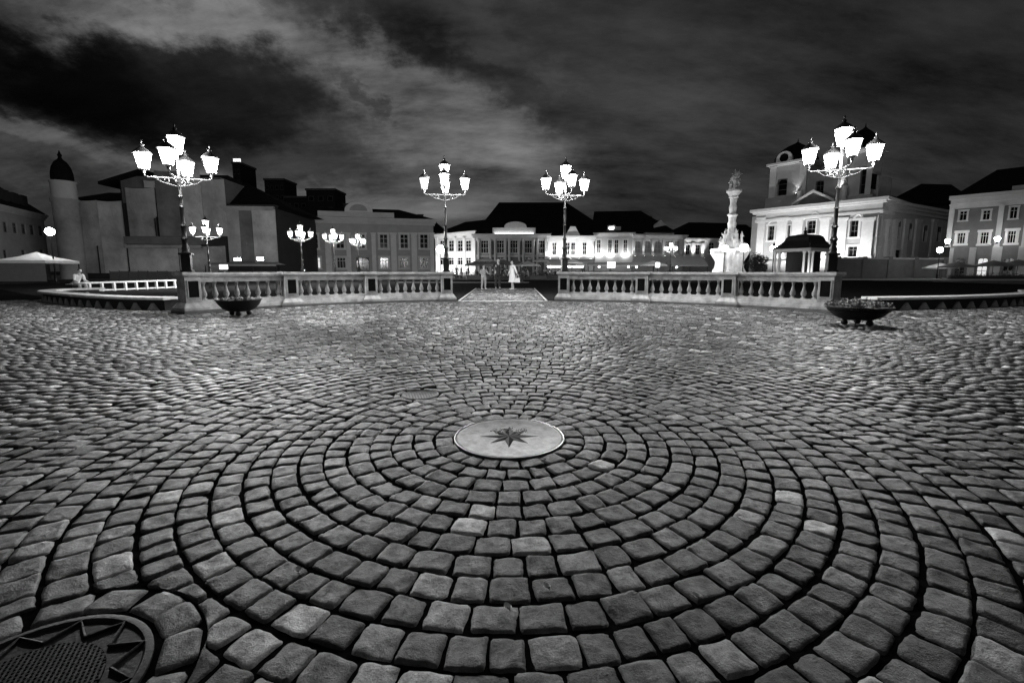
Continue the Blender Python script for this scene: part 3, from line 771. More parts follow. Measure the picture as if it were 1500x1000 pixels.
# --- G: grey house with lit window boxes ----------------------------------------------------------
k_ = Facade('grey_house', 'plain grey house with bright lights under its tall windows and a lit dormer', 870.5, 97, 926, 96)
zk = k_.px(900, 343)[1]
kw = [k_.rect(x-3, x+3, 351, 371) for x in (877, 893.5, 903, 916)]
k_.wall(zk, 16, M['mid_pl'], kw); k_.cornice(zk+.3, .7, M['trim'], out=.4)
for w in kw:
    o = k_.window(w, M['trim'], bars=2, surround=.15); a, b, c, d = w
for x in (877, 894, 916):
    a, b, c, d = k_.rect(x-5, x+5, 372, 375.5)
    o = k_.box('lit_ledge', M['lamp_small'], a, b, c, d, -.55, -.02); l = add_light('POINT', k_.A+k_.t*((a+b)/2)-k_.n*1.0+Vector((0, 0, d+.5)), 110, size=.4); l.parent = o; l.matrix_parent_inverse = Matrix.LocRotScale(k_.A, Matrix.Rotation(k_.rz, 3, 'Z').to_quaternion(), None).inverted()
a, b = k_.u(889), k_.u(900); c = MB().box(a, b, 1.0, 3.5, zk+.3, zk+1.9); c.build('dormer', M['trim'], k_.root)
k_.box('dormer_lit_window', M['lamp_small'], a+.3, b-.3, zk+.6, zk+1.6, .93, .99)
k_.box('attic_block', M['grey_pl'], k_.u(901), k_.u(908), zk+.3, zk+1.6, .6, 2.4)
k_.roof(zk+.3, k_.px(900, 320)[1]+2.6, 0, k_.u(985), 18, 0.5, 6)
# --- H: house with arched niches -----------------------------------------------------------------
n_h = Facade('arcaded_house', 'pale house with arched window bays and a triangular roof gable', 927, 96, 1000, 99)
zn = n_h.px(960, 346)[1]
nw = [n_h.rect(x-5, x+5, 352, 371) for x in (934.5, 949, 964, 979, 992)]
n_h.wall(zn, 14, M['mid_pl'], nw, rev=.4)
for w in nw: n_h.window(w, M['trim'], bars=2, arch=True, rev=.4, glass=M['grey_pl'])
n_h.cornice(zn+.35, .9, M['trim'], out=.6)
for x in (928, 942, 955.5, 971.5, 986, 998):
    a, b, c, d = n_h.rect(x-1.6, x+1.6, 351, 373); n_h.box('pilaster', M['trim'], a, b, c, d, -.2, .01)
for x, wh in ((928, 'leftmost'), (942, 'second'), (955.5, 'third'), (971.5, 'fourth'), (986, 'fifth')):
    u_, z_ = n_h.px(x, 374); q = n_h.A+n_h.t*u_-n_h.n*.7+Vector((0, 0, z_-.4))
    floodlight(q, q+n_h.n*.35+Vector((0, 0, 5)), 420, 'small uplight at the foot of the %s pilaster from the left on the arcaded house' % wh, 'uplights of the arcaded house', 50, .5)
a, b = n_h.u(942), n_h.u(984)
n_h.box('gable_base', M['mid_pl'], a, b, zn+.35, zn+1.2, -.2, .4)
MB().prism([(n_h.u(952), zn+1.2), (n_h.u(975), zn+1.2), (n_h.u(971), zn+2.4), (n_h.u(964), zn+3.3), (n_h.u(957), zn+2.4)], -.3, .35).build('gable', M['mid_pl'], n_h.root)
# --- I: low house with dark windows between lights --------------------------------------------------
i_h = Facade('low_house', 'low bright-fronted house with two round-topped windows left of the statue column', 1000.5, 108, 1066, 110)
zi = i_h.px(1030, 351)[1]
iw = [i_h.rect(x-3, x+3, 358, 373) for x in (1007.5, 1022)]+[i_h.rect(x-4, x+4, 355, 372) for x in (1042, 1056)]
i_h.wall(zi, 14, M['mid_pl'], iw); i_h.cornice(zi+.3, .8, M['trim'], out=.5)
for w in iw: i_h.window(w, M['trim'], bars=2, arch=True, surround=.2)
for x, wh in ((1000.8, 'left'), (1014.5, 'middle'), (1028.5, 'right')):
    a, b, c, d = i_h.rect(x-2.3, x+2.3, 356, 376); i_h.box('pilaster', M['white_pl'], max(a, 0.02), b, c, d, -.25, .01)
    q = i_h.A+i_h.t*((a+b)/2)-i_h.n*1.0+Vector((0, 0, c-.5)); floodlight(q, q+i_h.n*.6+Vector((0, 0, 5)), 1500, 'small uplight below the %s one of three white pilasters of the low house' % wh, 'uplights of the low house', 60, .5)
i_h.roof(zi+.3, i_h.px(1040, 330)[1]+1.5, -1, i_h.L+8, 16, 7, 3)
# far roofs behind the right-hand houses
bk = Facade('far_roof_house', 'dark unlit house whose roof rises behind the low house', 1000, 132, 1112, 132)
bk.wall(bk.px(1050, 347)[1], 10, M['black_pl']); o = bk.roof(bk.px(1050, 347)[1], bk.px(1060, 331)[1]+1, 0, bk.L, 12, 6, 2); bk.chimney(o, bk.u(1030), 4, bk.px(1050, 347)[1], bk.px(1030, 324)[1], 1.6)
# roofs between the baroque house and the white house
bk2 = Facade('dark_gabled_house', 'dark unlit roof between the house with the arched pediment and the white house', 596, 120, 655, 122)
bk2.wall(bk2.px(620, 340)[1], 10, M['black_pl']); o = bk2.roof(bk2.px(620, 340)[1], bk2.px(620, 316)[1], 0, bk2.L, 12, 3, 4); bk2.chimney(o, bk2.u(618), 5, bk2.px(620, 330)[1], bk2.px(618, 311)[1], 1.4)

# --- B: big building under tarps, with the domed corner turret ---------------------------------------
t = Facade('tarp_covered_building', 'big building hung with pale tarps and a dark band, behind the leftmost lamp', 112, 58, 408, 60)
def tz(y, x=200): return t.px(x, y)[1]
secs = [(112, 185, 292, 'tarp'), (185, 332, 262, 'tarp'), (332, 408, 304, 'tarp')]
t.wall(tz(297), 16, M['black_pl'], u0=.1, u1=t.L-.1, y=.4)
def cloth(x0, x1, y0, y1, m, name='tarp', amp=.07, fr=1.3):
    a, b, c, d = t.rect(x0, x1, y0, y1); n = max(8, int((b-a)*4)); k = 8; vs = []; fs = []; ph = random.random()*6
    for s_ in (0, 1):
        for i in range(n+1):
            for j in range(k+1):
                u_ = a+(b-a)*i/n; z_ = c+(d-c)*j/k
                w = amp*(math.sin(u_*fr+ph+.25*math.sin(z_*.8))+.6*math.sin(u_*fr*2.3+ph*2+z_*.15))*(1-.55*j/k)
                vs.append((u_, w+s_*.05, z_-.10*math.sin(PI*i/n)*(j == k)))
    q = (n+1)*(k+1)
    for s_ in (0, 1):
        for i in range(n):
            for j in range(k):
                v = s_*q+i*(k+1)+j; fs.append((v, v+k+1, v+k+2, v+1) if s_ == 0 else (v, v+1, v+k+2, v+k+1))
    o = MB().add(vs, fs).build(name, m, t.root, smooth=True); return o
for x0, x1, y0, y1, mm in ((113.5, 147, 293, 400, 'tarp'), (147.6, 184, 294, 400, 'tarp3'), (186, 229, 275, 346, 'tarp'), (211, 229.5, 264, 275, 'tarp'), (230, 262, 250, 346, 'tarp2'), (263, 296, 250, 346, 'tarp3'), (297, 331, 262, 346, 'tarp'),
                      (186, 262, 360, 399, 'tarp3'), (263, 331, 360, 399, 'tarp'), (333, 352, 304, 384, 'tarp'), (352.5, 370, 305, 384, 'tarp2'), (370.5, 407, 306, 384, 'tarp3')):
    cloth(x0, x1, y0, y1, M[mm])
a, b, c, d = t.rect(186, 300, 347, 358)
t.box('dark_net_band', M['dark_pl'], a, b, c, d, -.5, .2)
a, b, c, d = t.rect(188, 298, 359, 364); MB().add([(a, -.6, d), (b, -.6, d), (b, .05, c), (a, .05, c), (a, -.55, d-.4), (b, -.55, d-.4)], [(0, 1, 2, 3), (4, 5, 1, 0), (3, 2, 5, 4)]).build('catch_net', M['tarp'], t.root)
for x, y0, y1 in ((113, 292, 400), (184.8, 262, 400), (229.8, 320, 346), (232.5, 318, 346), (147, 360, 400), (408, 304, 400)):
    a, b, c, d = t.rect(x-.5, x+.5, y0, y1); t.box('scaffold_pole', M['iron'], a, b, c, d, -.28, -.18)
up1 = t.box('upper_storey', M['dark_pl'], t.u(186), t.u(331), tz(298), tz(258, 260), .5, 12)
r1 = t.roof(tz(292), tz(270), t.u(112), t.u(183), 12, .3, .3, y=.8); 
r2 = t.roof(tz(258, 260), tz(240, 250), t.u(190), t.u(325), 12, 4, 2, y=.6)
a, b, c, d = t.rect(146, 202, 264, 271); MB().add([(a, -.3, c), (b+.6, -.3, d+.9), (b+.6, 6, d+.9), (a, 6, c), (a, -.3, c+.35), (b+.6, -.3, d+1.4), (b+.6, 6, d+1.4), (a, 6, c+.35)], [(0, 1, 5, 4), (4, 5, 6, 7), (1, 2, 6, 5), (0, 3, 2, 1), (3, 7, 6, 2), (0, 4, 7, 3)]).build('roof_eave', M['tile'], t.root)
r3 = t.roof(tz(304, 370), tz(252, 340), t.u(325), t.u(424), 12, .2, 8.5, y=1.5)
t.cornice(tz(304, 370)+.12, .5, M['tarp'], u0=t.u(332), u1=t.u(408), out=.35)
# corner turret
tu = P(93, 275, 57.2); tur = empty('corner_turret', (tu.x, 57.2, 0), 0, 'round corner turret with a black onion dome at the left', 'tower')
rad = 14.5*57.2/667; zd = P(93, 292, 57.2).z; z2 = P(90, 266, 57.2).z; zt = P(88, 232, 57.2).z
MB().lathe([(rad, 0), (rad, zd-.5), (rad*1.12, zd-.3), (rad*1.12, zd)], 28).build('shaft', M['tarp'], tur, smooth=True)
MB().lathe([(rad*.93, zd), (rad*.97, zd+.2), (rad*.97, z2-.25), (rad*1.05, z2-.1), (rad*1.05, z2)], 28).build('drum', M['mid_pl'], tur, smooth=True)
hh = zt-z2
MB().lathe([(rad*.80, z2), (rad*.86, z2+.10*hh), (rad*.84, z2+.35*hh), (rad*.72, z2+.62*hh), (rad*.48, z2+.84*hh), (rad*.2, z2+.96*hh), (rad*.12, z2+1.05*hh), (rad*.19, z2+1.14*hh), (rad*.10, z2+1.22*hh), (.03, z2+1.34*hh)], 24).build('dome', M['tile'], tur, smooth=True)
# --- A: dark house running away at the far left --------------------------------------------------------
fa = Facade('dark_side_house', 'dark house with small unlit windows at the left edge of the square', -60, 44, 74, 62)
za = fa.px(30, 311)[1]
aw = [fa.rect(x-3.2, x+3.2, 333-(75-x)*.12, 347-(75-x)*.1) for x in (-30, -10, 8, 22, 35, 47, 60)]+[fa.rect(x-3, x+3, 366, 380) for x in (-12, 8, 35, 62)]
fa.wall(za, 10, M['grey_pl'], aw)
for w in aw: fa.window(w, M['dark_pl'], bars=2)
fa.cornice(za+.3, .7, M['mid_pl'], out=.4)
o = fa.roof(za+.3, za+4.6, 0, fa.L, 10, .2, .2)
for x in (8, 22, 35, 48, 60):
    u_ = fa.u(x); fa.box('dormer', M['black_pl'], u_-.7, u_+.7, za+.9, za+2.4, .6, 3.0)
fa.chimney(o, fa.u(4), 3.5, za+2, za+5.9, 1.8)
# --- towers and blocks far behind --------------------------------------------------------------------
def block(x0, x1, y0, Y, label, name='far_block', lit=(), rows=3, cols=4, m='black_pl'):
    b = Facade(name, label, x0, Y, x1, Y, group='high blocks far behind the roofs')
    z = b.px((x0+x1)/2, y0)[1]; b.wall(z, 12, M[m]); 
    b.box('roof_slab', M['dark_pl'], -.3, b.L+.3, z, z+.8, -.3, 12.3)
    for i in range(cols):
        for j in range(rows):
            u_ = b.L*(i+.5)/cols; w = b.L/cols*.28; zz = z-3.2-j*4.4
            fr = b.box('window', M['dark_pl'], u_-w, u_+w, zz-1, zz+1, -.08, .01); b.box('pane', M['glass'], u_-w*.8, u_+w*.8, zz-.8, zz+.8, -.10, -.082, parent=fr)
    return b
b1 = block(352, 363, 240, 200, 'narrow dark tower with a small lit sign on top', 'far_tower', rows=4, cols=2)
zz = b1.px(357, 236)[1]
for i in range(3): b1.box('lit_sign_letter', M['screen'], .3+i*1.1, 1.1+i*1.1, zz-.9, zz+1.1, .5, .9)
block(396, 424, 264, 210, 'dark apartment block with balconies behind the tarp-covered house', 'far_apartment_block', rows=5, cols=4)
b3 = block(455, 496, 279, 190, 'dark block with a blank wall behind the house with the arched pediment', 'far_apartment_block', rows=2, cols=3)
block(424, 456, 290, 200, 'lower dark block between two far apartment blocks', 'far_apartment_block', rows=2, cols=3)

# --- J: the church --------------------------------------------------------------------------------------
c_ = Facade('church', 'floodlit baroque church with a pediment, pilasters and two short dark-roofed towers', 1107, 90, 1280, 75, cat='church')
def cz(x, y): return c_.px(x, y)[1]
ztop = cz(1190, 301); zen = cz(1190, 319)
cw = [c_.rect(1125, 1134, 331, 352), c_.rect(1153.5, 1157.5, 330, 351), c_.rect(1182, 1195, 323, 342), c_.rect(1217.5, 1221, 330, 351), c_.rect(1245, 1257, 323, 347), c_.rect(1242, 1255, 361, 376), c_.rect(1184, 1193, 372, 398)]
cw[-1] = (cw[-1][0], cw[-1][1], 0, cw[-1][3])
c_.wall(ztop, 24, M['grey_pl'], cw, rev=.5)
for i, w in enumerate(cw[:-1]): c_.window(w, M['trim'], fm=M['dark_pl'], bars=2, rev=.5, surround=.3 if i in (0, 4, 5) else .12, arch=i in (2,))
c_.window(cw[-1], M['wood'], bars=2, rev=.5, name='door')
for x0, x1 in ((1110, 1120), (1138, 1152), (1160, 1175), (1201, 1214), (1225.5, 1240), (1262, 1279)): c_.pilaster(x0, x1, 319, 379, M['trim'], d=.45)
c_.box('base_course', M['grey_pl'], -.1, c_.L+.1, 0, cz(1190, 381), -.6, .02)
def slab(z0, z1, out, m, name):
    mb = MB(); mb.box(-out, c_.L+out, -out, 24, z0, z1); return mb.build(name, m, c_.root)
slab(zen-.1, zen+.35, .55, M['trim'], 'architrave'); slab(zen+.35, ztop-.7, .42, M['mid_pl'], 'frieze'); slab(ztop-.7, ztop-.35, .9, M['trim'], 'cornice_bed'); slab(ztop-.35, ztop+.15, 1.3, M['trim'], 'cornice')
for x in (1129.5, 1251):                 # arched hoods over the windows
    a = c_.u(x-8); b = c_.u(x+8); z_ = c_.px(x, 325 if x < 1200 else 319)[1]
    pts = [(a+(b-a)*i/10, -.35, z_+.9*math.sin(PI*i/10)-.4) for i in range(11)]
    MB().tube(pts, .16, 6).build('window_hood', M['trim'], c_.root)
a, b = c_.u(1158), c_.u(1212); mid = (a+b)/2; zp = cz(1188, 284)
m = MB(); m.prism([(a, ztop+.15), (b, ztop+.15), (mid, zp)], -.6, .5); m.build('pediment', M['dark_pl'], c_.root)
for q0, q1 in (((a-.3, ztop+.2), (mid, zp+.1)), ((mid, zp+.1), (b+.3, ztop+.2))):
    m = MB(); m.prism([(q0[0], q0[1]), (q1[0], q1[1]), (q1[0], q1[1]+.45), (q0[0], q0[1]+.45)], -1.0, .5); m.build('pediment_moulding', M['trim'], c_.root)
def tower(x0, x1, wx0, wx1, lab=None):
    a, b = c_.u(x0), c_.u(x1); za_ = ztop+.15; zb = cz((x0+x1)/2, 288); z1_ = c_.px(1140, 238)[1]; ym = -.0
    w = b-a; base = MB().box(a-.4, b+.4, .3, .3+w+.8, za_, zb).build('tower_base', M['grey_pl'], c_.root)
    win = (c_.u(wx0), c_.u(wx1), zb+.25, c_.px(1140, 262)[1])
    o = c_.wall(z1_, w, M['mid_pl'], [win], u0=a, u1=b, z0=zb, y=.7, name='belfry', rev=.6)
    c_.window(win, M['dark_pl'], arch=True, bars=1, y=.7, rev=.6)
    for u0, u1 in ((a, a+w*.18), (b-w*.18, b)):
        MB().box(u0, u1, .5, .72, zb, z1_-.4).box(u0-.1, u1+.1, .4, .72, z1_-.7, z1_-.4).build('belfry_pilaster', M['trim'], c_.root)
    MB().box(a-.6, b+.6, .1, .7+w+.6, z1_-.35, z1_).box(a-.25, b+.25, .4, .7+w+.25, z1_-.6, z1_-.35).build('belfry_cornice', M['trim'], c_.root)
    # round-headed clock gable
    mx = (a+b)/2-w*.12; g_ = MB().prism(arch_poly(mx-w*.22, mx+w*.22, z1_, w*.22, side=.5), .3, .8).build('clock_gable', M['trim'], c_.root)
    MB().prism([(mx+w*.12*math.cos(t_), z1_+.7+w*.12*math.sin(t_)) for t_ in np.linspace(0, 2*PI, 17)[:-1]], .26, .3).build('clock_face', M['panel'], g_)
    cx, cy = (a+b)/2, .7+w/2; r0 = w*.62; hz = c_.px(1149, 206)[1]-z1_
    MB().lathe([(r0*1.0, z1_), (r0*1.0, z1_+.25*hz), (r0*.86, z1_+.42*hz), (r0*.7, z1_+.66*hz), (r0*.42, z1_+.85*hz), (r0*.16, z1_+.97*hz), (.12, z1_+1.05*hz), (.03, z1_+1.22*hz)], 4, (cx, cy, 0), PI/4).build('tower_roof', M['tile'], c_.root)
    return a, b, zb
ta = tower(1116, 1168, 1127, 1141); tb = tower(1217, 1262, 1245, 1258)
# middle screen wall between the towers with its arched opening
zb = ta[2]; ms = c_.rect(1191, 1203, 264, 287); zm = c_.px(1190, 250)[1]
c_.wall(zm, 5, M['grey_pl'], [ms], u0=ta[1]+.01, u1=tb[0]-.01, z0=ztop+.15, y=1.0, name='screen_wall', rev=.5); c_.window(ms, M['dark_pl'], arch=True, bars=2, y=1.0, rev=.5)
a, b = c_.u(1179), c_.u(1198); z_ = c_.px(1189, 320)[1]
for q0, q1 in (((a, z_), ((a+b)/2, z_+.9)), (((a+b)/2, z_+.9), (b, z_))):
    MB().prism([(q0[0], q0[1]), (q1[0], q1[1]), (q1[0], q1[1]+.22), (q0[0], q0[1]+.22)], -.5, .1).build('window_gable', M['trim'], c_.root)
# statues on the cornice
for x, y in ((1163, 252), (1226, 262)):
    u_ = c_.u(x); z_ = ztop+1.2
    MB().lathe([(.45, 0), (.45, .6), (.35, .7), (.5, 1.3), (.42, 2.0), (.5, 2.5), (.3, 2.8), (.14, 2.9), (.22, 3.1), (.2, 3.4), (.03, 3.55)], 10, (u_, -.1, ztop+.15)).build('statue', M['trim'], c_.root, smooth=True)
# side of the church
csd = Facade('church_nave', 'long flank of the church with tall narrow windows, right of its front', 1283, 75.6, 1392, 92, cat='church')
zs = csd.px(1310, 299)[1]; sw = [csd.rect(1285, 1291, 316, 346), csd.rect(1299, 1303, 330, 350), csd.rect(1312.5, 1319, 324, 350), csd.rect(1329, 1335.5, 327, 352), csd.rect(1285, 1290, 362, 378), csd.rect(1311, 1320, 366, 378), csd.rect(1352, 1358, 330, 354), csd.rect(1372, 1378, 332, 354)]
csd.wall(ztop-.6, 22, M['mid_pl'], sw, rev=.4)
for i, w in enumerate(sw): csd.window(w, M['trim'], fm=M['dark_pl'], bars=2, rev=.4, arch=i in (2, 3, 6, 7), surround=.12)
for x0, x1 in ((1293.5, 1298), (1305.5, 1311), (1321, 1327), (1338, 1344), (1362, 1367)): csd.pilaster(x0, x1, 321, 379, M['trim'], d=.3)
csd.cornice(ztop-.1, 1.6, M['trim'], out=.7, u0=-.2)
csd.box('upper_nave', M['grey_pl'], .5, csd.u(1303), ztop-.6, csd.px(1295, 254)[1], 1.0, 14)
nw_ = csd.rect(1287, 1294, 250+3, 276); csd.box('louvre', M['panel'], nw_[0], nw_[1], nw_[2], nw_[3], .93, .99)
csd.roof(ztop-.1, csd.px(1350, 262)[1], csd.u(1304), csd.L, 20, 1.0, 1.5, y=.6)
for px_, yy, en, wh in ((1116, 12, 3200, 'left end'), (1150, 9, 2600, 'second bay from the left'), (1183, 8, 2600, 'central door'), (1216, 8, 2600, 'second bay from the right'), (1250, 8, 3000, 'right end')):
    u_ = c_.u(px_); q = c_.A+c_.t*u_-c_.n*yy*.55
    floodlight((q.x, q.y, 0), q+c_.n*5+Vector((0, 0, 9)), en*1.15, 'low floodlight on the ground before the %s of the church front' % wh, 'floodlights of the church front', 120)
q = c_.A+c_.t*c_.u(1156)+c_.n*.2+Vector((0, 0, zb)); floodlight(q, q+Vector((0, 0, 5))+c_.n*.3, 260, 'small uplight on the church cornice beside the left tower window', 'uplights of the church towers', 60, .7)
q = c_.A+c_.t*c_.u(1219)+c_.n*.2+Vector((0, 0, zb)); floodlight(q, q+Vector((0, 0, 5))+c_.n*.3, 260, 'small uplight on the church cornice beside the right tower', 'uplights of the church towers', 60, .7)
q = csd.A+csd.t*6-csd.n*8; floodlight((q.x, q.y, 0), q+csd.n*8+Vector((0, 0, 8)), 1300, 'low floodlight on the ground along the church flank', 'floodlights of the church flank', 120)
# wall before the church
wl = Facade('stone_wall', 'low dark stone boundary wall before the church', 1222, 66, 1386, 69, cat='wall')
wl.box('wall_face', M['dark_pl'], 0, wl.L, 0, wl.px(1300, 380)[1], 0, .6); wl.box('coping', M['grey_pl'], -.1, wl.L+.1, wl.px(1300, 380)[1], wl.px(1300, 378)[1]+.05, -.12, .72)
for x in (1226, 1265, 1302, 1340, 1382): wl.box('wall_pier', M['dark_pl'], wl.u(x)-.35, wl.u(x)+.35, 0, wl.px(1300, 376)[1], -.15, .75)
# --- K, L: houses at the right edge -----------------------------------------------------------------------
r_h = Facade('brick_corner_house', 'three-storey dark-walled house with pale pilasters at the right edge', 1388, 70, 1560, 61)
zr = r_h.px(1440, 288)[1]
rw = [r_h.rect(x-5.5, x+5.5, y0, y1) for x, y0, y1 in ((1411, 309, 323), (1445, 308, 322), (1485, 303, 320), (1525, 301, 318))]
rl = [r_h.rect(x-6, x+6, y0, y1) for x, y0, y1 in ((1408, 341, 357), (1442, 340, 357), (1482, 338, 356), (1524, 336, 355))]
rg = [r_h.rect(x-8, x+8, 378, 399) for x in (1406, 1439, 1477, 1520)]; rg = [(a, b, 0, d) for a, b, c, d in rg]
r_h.wall(zr, 14, M['dark_pl'], rw+rl+rg)
for w in rw: r_h.window(w, M['mid_pl'], bars=2, surround=.16)
for w in rl: r_h.window(w, M['trim'], bars=3, surround=.28)
for i, w in enumerate(rg): r_h.window(w, M['dark_pl'], bars=2, arch=True, name='shop_door', glass=M['lit_in'] if i in (1, 3) else None, label='shop door with a lit room behind it' if i in (1, 3) else None)
for x0, x1 in ((1388.5, 1396), (1460, 1468), (1500, 1508), (1546, 1556)): r_h.pilaster(x0, x1, 300, 362, M['mid_pl'], d=.25)
a, b, c, d = r_h.rect(1388, 1560, 360, 398)
sf = MB()
for a0, b0 in zip([0]+[w[1]+.25 for w in rg], [w[0]-.25 for w in rg]+[r_h.L]):
    sf.box(a0, b0, -.15, .01, 0, r_h.px(1440, 362)[1])
sf.build('ground_floor_facing', M['grey_pl'], r_h.root)
r_h.cornice(zr+.4, 1.9, M['mid_pl'], out=.7)
r_h.box('roof_parapet', M['grey_pl'], r_h.u(1466), r_h.L, zr+.4, r_h.px(1480, 273)[1], -.2, .5)
r_h.roof(zr+.4, zr+4.6, 0, r_h.L, 14, 3.5, 2)
dk = Facade('dark_corner_house', 'tall unlit house filling the gap between the church and the right-hand house', 1336, 108, 1420, 110)
dk.wall(dk.px(1370, 299)[1], 10, M['black_pl']); o = dk.roof(dk.px(1370, 299)[1], dk.px(1390, 262)[1], 0, dk.L, 12, 7, 1)
dw_ = dk.rect(1371, 1377, 322, 336); dk.window((dw_[0], dw_[1], dw_[2], dw_[3]), M['dark_pl'], bars=2, y=-.3)
def wall_lamp(px, py, Y, label, r=.32):
    p = P(px, py, Y); root = empty('wall_lamp', (p.x, Y, p.z-r), 0, label, 'lamp', 'lamps on the house at the right edge')
    MB().lathe([(.10, -.35), (.14, -.1), (.05, -.02), (.05, 0)], 8).build('lamp_bracket', M['iron'], root)
    MB().tube([(0, .0, -.3), (.05, .8, -.5), (.1, 1.6, -.3)], .04, 5).build('lamp_arm', M['iron'], root)
    MB().lathe([(r*.5, 0), (r, r*1.4), (r*.9, r*1.5), (.1, r*1.9)], 8).build('lantern_glass', M['globe2'], root)
M['globe2'] = mat('lit_wall_lantern', .9, emit=75)
wall_lamp(1388, 353, 68.4, 'lit lamp at the left corner pilaster of the right-edge house')
wall_lamp(1461, 350, 64.5, 'lit lamp on the second pilaster of the right-edge house')
simple_lamp(1377, 366, 62, 'globe lamp standing before the parasols at the right edge', m='globe', r=.36)
# ---------------------------------------------------------------- statue column
cp = P(1068, 397, 50); col = empty('statue_column', (cp.x, 50, 0), R(8), 'tall pale baroque column crowned by a cluster of statues, left of the church', 'monument')
sc = 50/667.0
def cyz(y): return P(1068, y, 50).z
zb0 = cyz(364)
def hexplinth(prof): return MB().lathe(prof, 3*8)
m = MB()                                                 # three-sided pedestal with scrolled corners
for k in range(3):
    a = PI/2+2*PI*k/3+R(30)
    c, s_ = math.cos(a), math.sin(a); pts = []; rr = []
    for t_, r_, w in ((0, 1.95, .42), (.12, 1.85, .40), (.35, 1.35, .34), (.6, 1.25, .34), (.8, 1.6, .40), (.93, 1.85, .42), (1, 1.9, .38)):
        pts.append((c*r_, s_*r_, zb0*t_)); rr.append(w)
    m.tube(pts, rr, 8)
m.build('corner_scroll', M['column'], col, smooth=True)
MB().lathe([(2.05, 0), (2.05, .3), (1.55, .4), (1.40, .5), (1.35, zb0-.7), (1.5, zb0-.5), (2.0, zb0-.3), (2.0, zb0)], 6, rot=R(30)).build('pedestal', M['column'], col, bevel=.03)
MB().lathe([(1.2, zb0), (1.1, zb0+.5), (.75, zb0+.9), (.7, zb0+1.6)], 12).build('column_base', M['column'], col, smooth=True)
zt0 = cyz(291); prof = []
for i in range(14):
    t_ = i/13; r_ = .44-.12*t_; prof.append((r_+.05*math.sin(i*2.1), zb0+1.5+(zt0-zb0-1.5)*t_))
prof += [(.34, zt0), (.5, zt0+.12), (.42, zt0+.2), (.62, zt0+.55), (.78, zt0+.7), (.78, zt0+.85)]
MB().lathe(prof, 14).build('shaft', M['column'], col, smooth=True)
m = MB(); zz = cyz(316); m.lathe([(.40, zz-.1), (.52, zz), (.52, zz+.12), (.40, zz+.2)], 14); m.build('ring_moulding', M['column'], col, smooth=True)
def figure_stone(h, rz=0.0):                             # a robed stone saint as one mesh
    m = MB(); m.lathe([(.20*h, 0), (.18*h, .15*h), (.13*h, .45*h), (.15*h, .6*h), (.16*h, .76*h), (.10*h, .83*h), (.045*h, .86*h), (.07*h, .91*h), (.072*h, .95*h), (.04*h, 1.0*h), (.004*h, 1.01*h)], 10, sy=.75)
    m.tube([(.15*h, 0, .77*h), (.20*h, -.06*h, .62*h), (.08*h, -.17*h, .60*h)], [.05*h, .045*h, .035*h], 6)
    m.tube([(-.15*h, 0, .77*h), (-.23*h, -.02*h, .70*h), (-.22*h, -.08*h, .88*h)], [.05*h, .045*h, .03*h], 6)
    return m
for k in range(6):
    a = 2*PI*k/6+.3; figure_stone(1.25).build('saint', M['column'], col, smooth=True, loc=(1.02*math.cos(a), 1.02*math.sin(a), zb0+.02+(.5 if k % 2 else 0)), rz=a+PI/2)
for k in range(5):
    a = 2*PI*k/5; figure_stone(1.0).build('small_saint', M['column'], col, smooth=True, loc=(.55*math.cos(a), .55*math.sin(a), zb0+1.1), rz=a+PI/2)
for k in range(3):
    a = 2*PI*k/3+.2; figure_stone(1.35).build('crowning_saint', M['column'], col, smooth=True, loc=(.33*math.cos(a), .33*math.sin(a), zt0+.85), rz=a+PI/2)
random.seed(3); m = MB()                                 # clouds and rays over the crowning group
for i in range(26):
    a = random.uniform(0, 2*PI); z = random.uniform(zt0+.9, zt0+2.3); r_ = .58*random.random()**.5*(1 if z < zt0+1.7 else .6)
    q = random.uniform(.09, .2); m.lathe([(q*math.sin(t_)+.001, -q*math.cos(t_)) for t_ in np.linspace(0, PI, 6)], 7, (r_*math.cos(a), r_*math.sin(a), z))
m.build('cloud_mass', M['column'], col, smooth=True)
m = MB()
for i in range(11):
    a = R(20+14*i); l = random.uniform(.45, .8); b0 = Vector((.18, 0, zt0+2.35)); m.tube([b0, b0+Vector((l*math.cos(a), 0, l*math.sin(a)))], [.05, .008], 5)
m.build('sun_rays', M['column'], col)
for dx, dy in ((-3.2, -3), (3.2, -3)):
    floodlight((cp.x+dx, 50+dy, 0), (cp.x, 50, 8), 420, 'floodlight on the ground to the %s of the statue column' % ('left' if dx < 0 else 'right'), 'floodlights of the statue column', 60)
# ---------------------------------------------------------------- domed kiosk before the church
kp = P(1175, 397, 44); ks = 44/667.0; ko = empty('domed_kiosk', (kp.x, 44, 0), R(24), 'small columned kiosk with a dark curved roof, in front of the church', 'kiosk')
def kz(y): return P(1175, y, 44).z
ze0 = kz(369); rK = 1.75
MB().box(-rK-.35, rK+.35, -rK-.35, rK+.35, 0, .22).build('step', M['mid_pl'], ko, bevel=.02)
for sx in (-1, 1):
    for sy in (-1, 1):
        for dx, dy in ((0, 0), (-.48*sx, 0), (0, -.48*sy)):
            MB().lathe([(.15, .22), (.15, .38), (.105, .42), (.09, ze0-.2), (.15, ze0-.1), (.15, ze0)], 10, ((rK-.1)*sx+dx, (rK-.1)*sy+dy, 0)).build('column', M['trim'], ko, smooth=True)
MB().box(-rK-.15, rK+.15, -rK-.15, rK+.15, ze0, ze0+.28).build('entablature', M['mid_pl'], ko, bevel=.02)
hk = kz(343)-ze0-.3
pr = [(1.55*rK, 0), (1.5*rK, .08*hk), (1.18*rK, .30*hk), (.98*rK, .55*hk), (.90*rK, .78*hk), (.72*rK, .92*hk), (.35*rK, .99*hk), (.12*rK, 1.02*hk)]
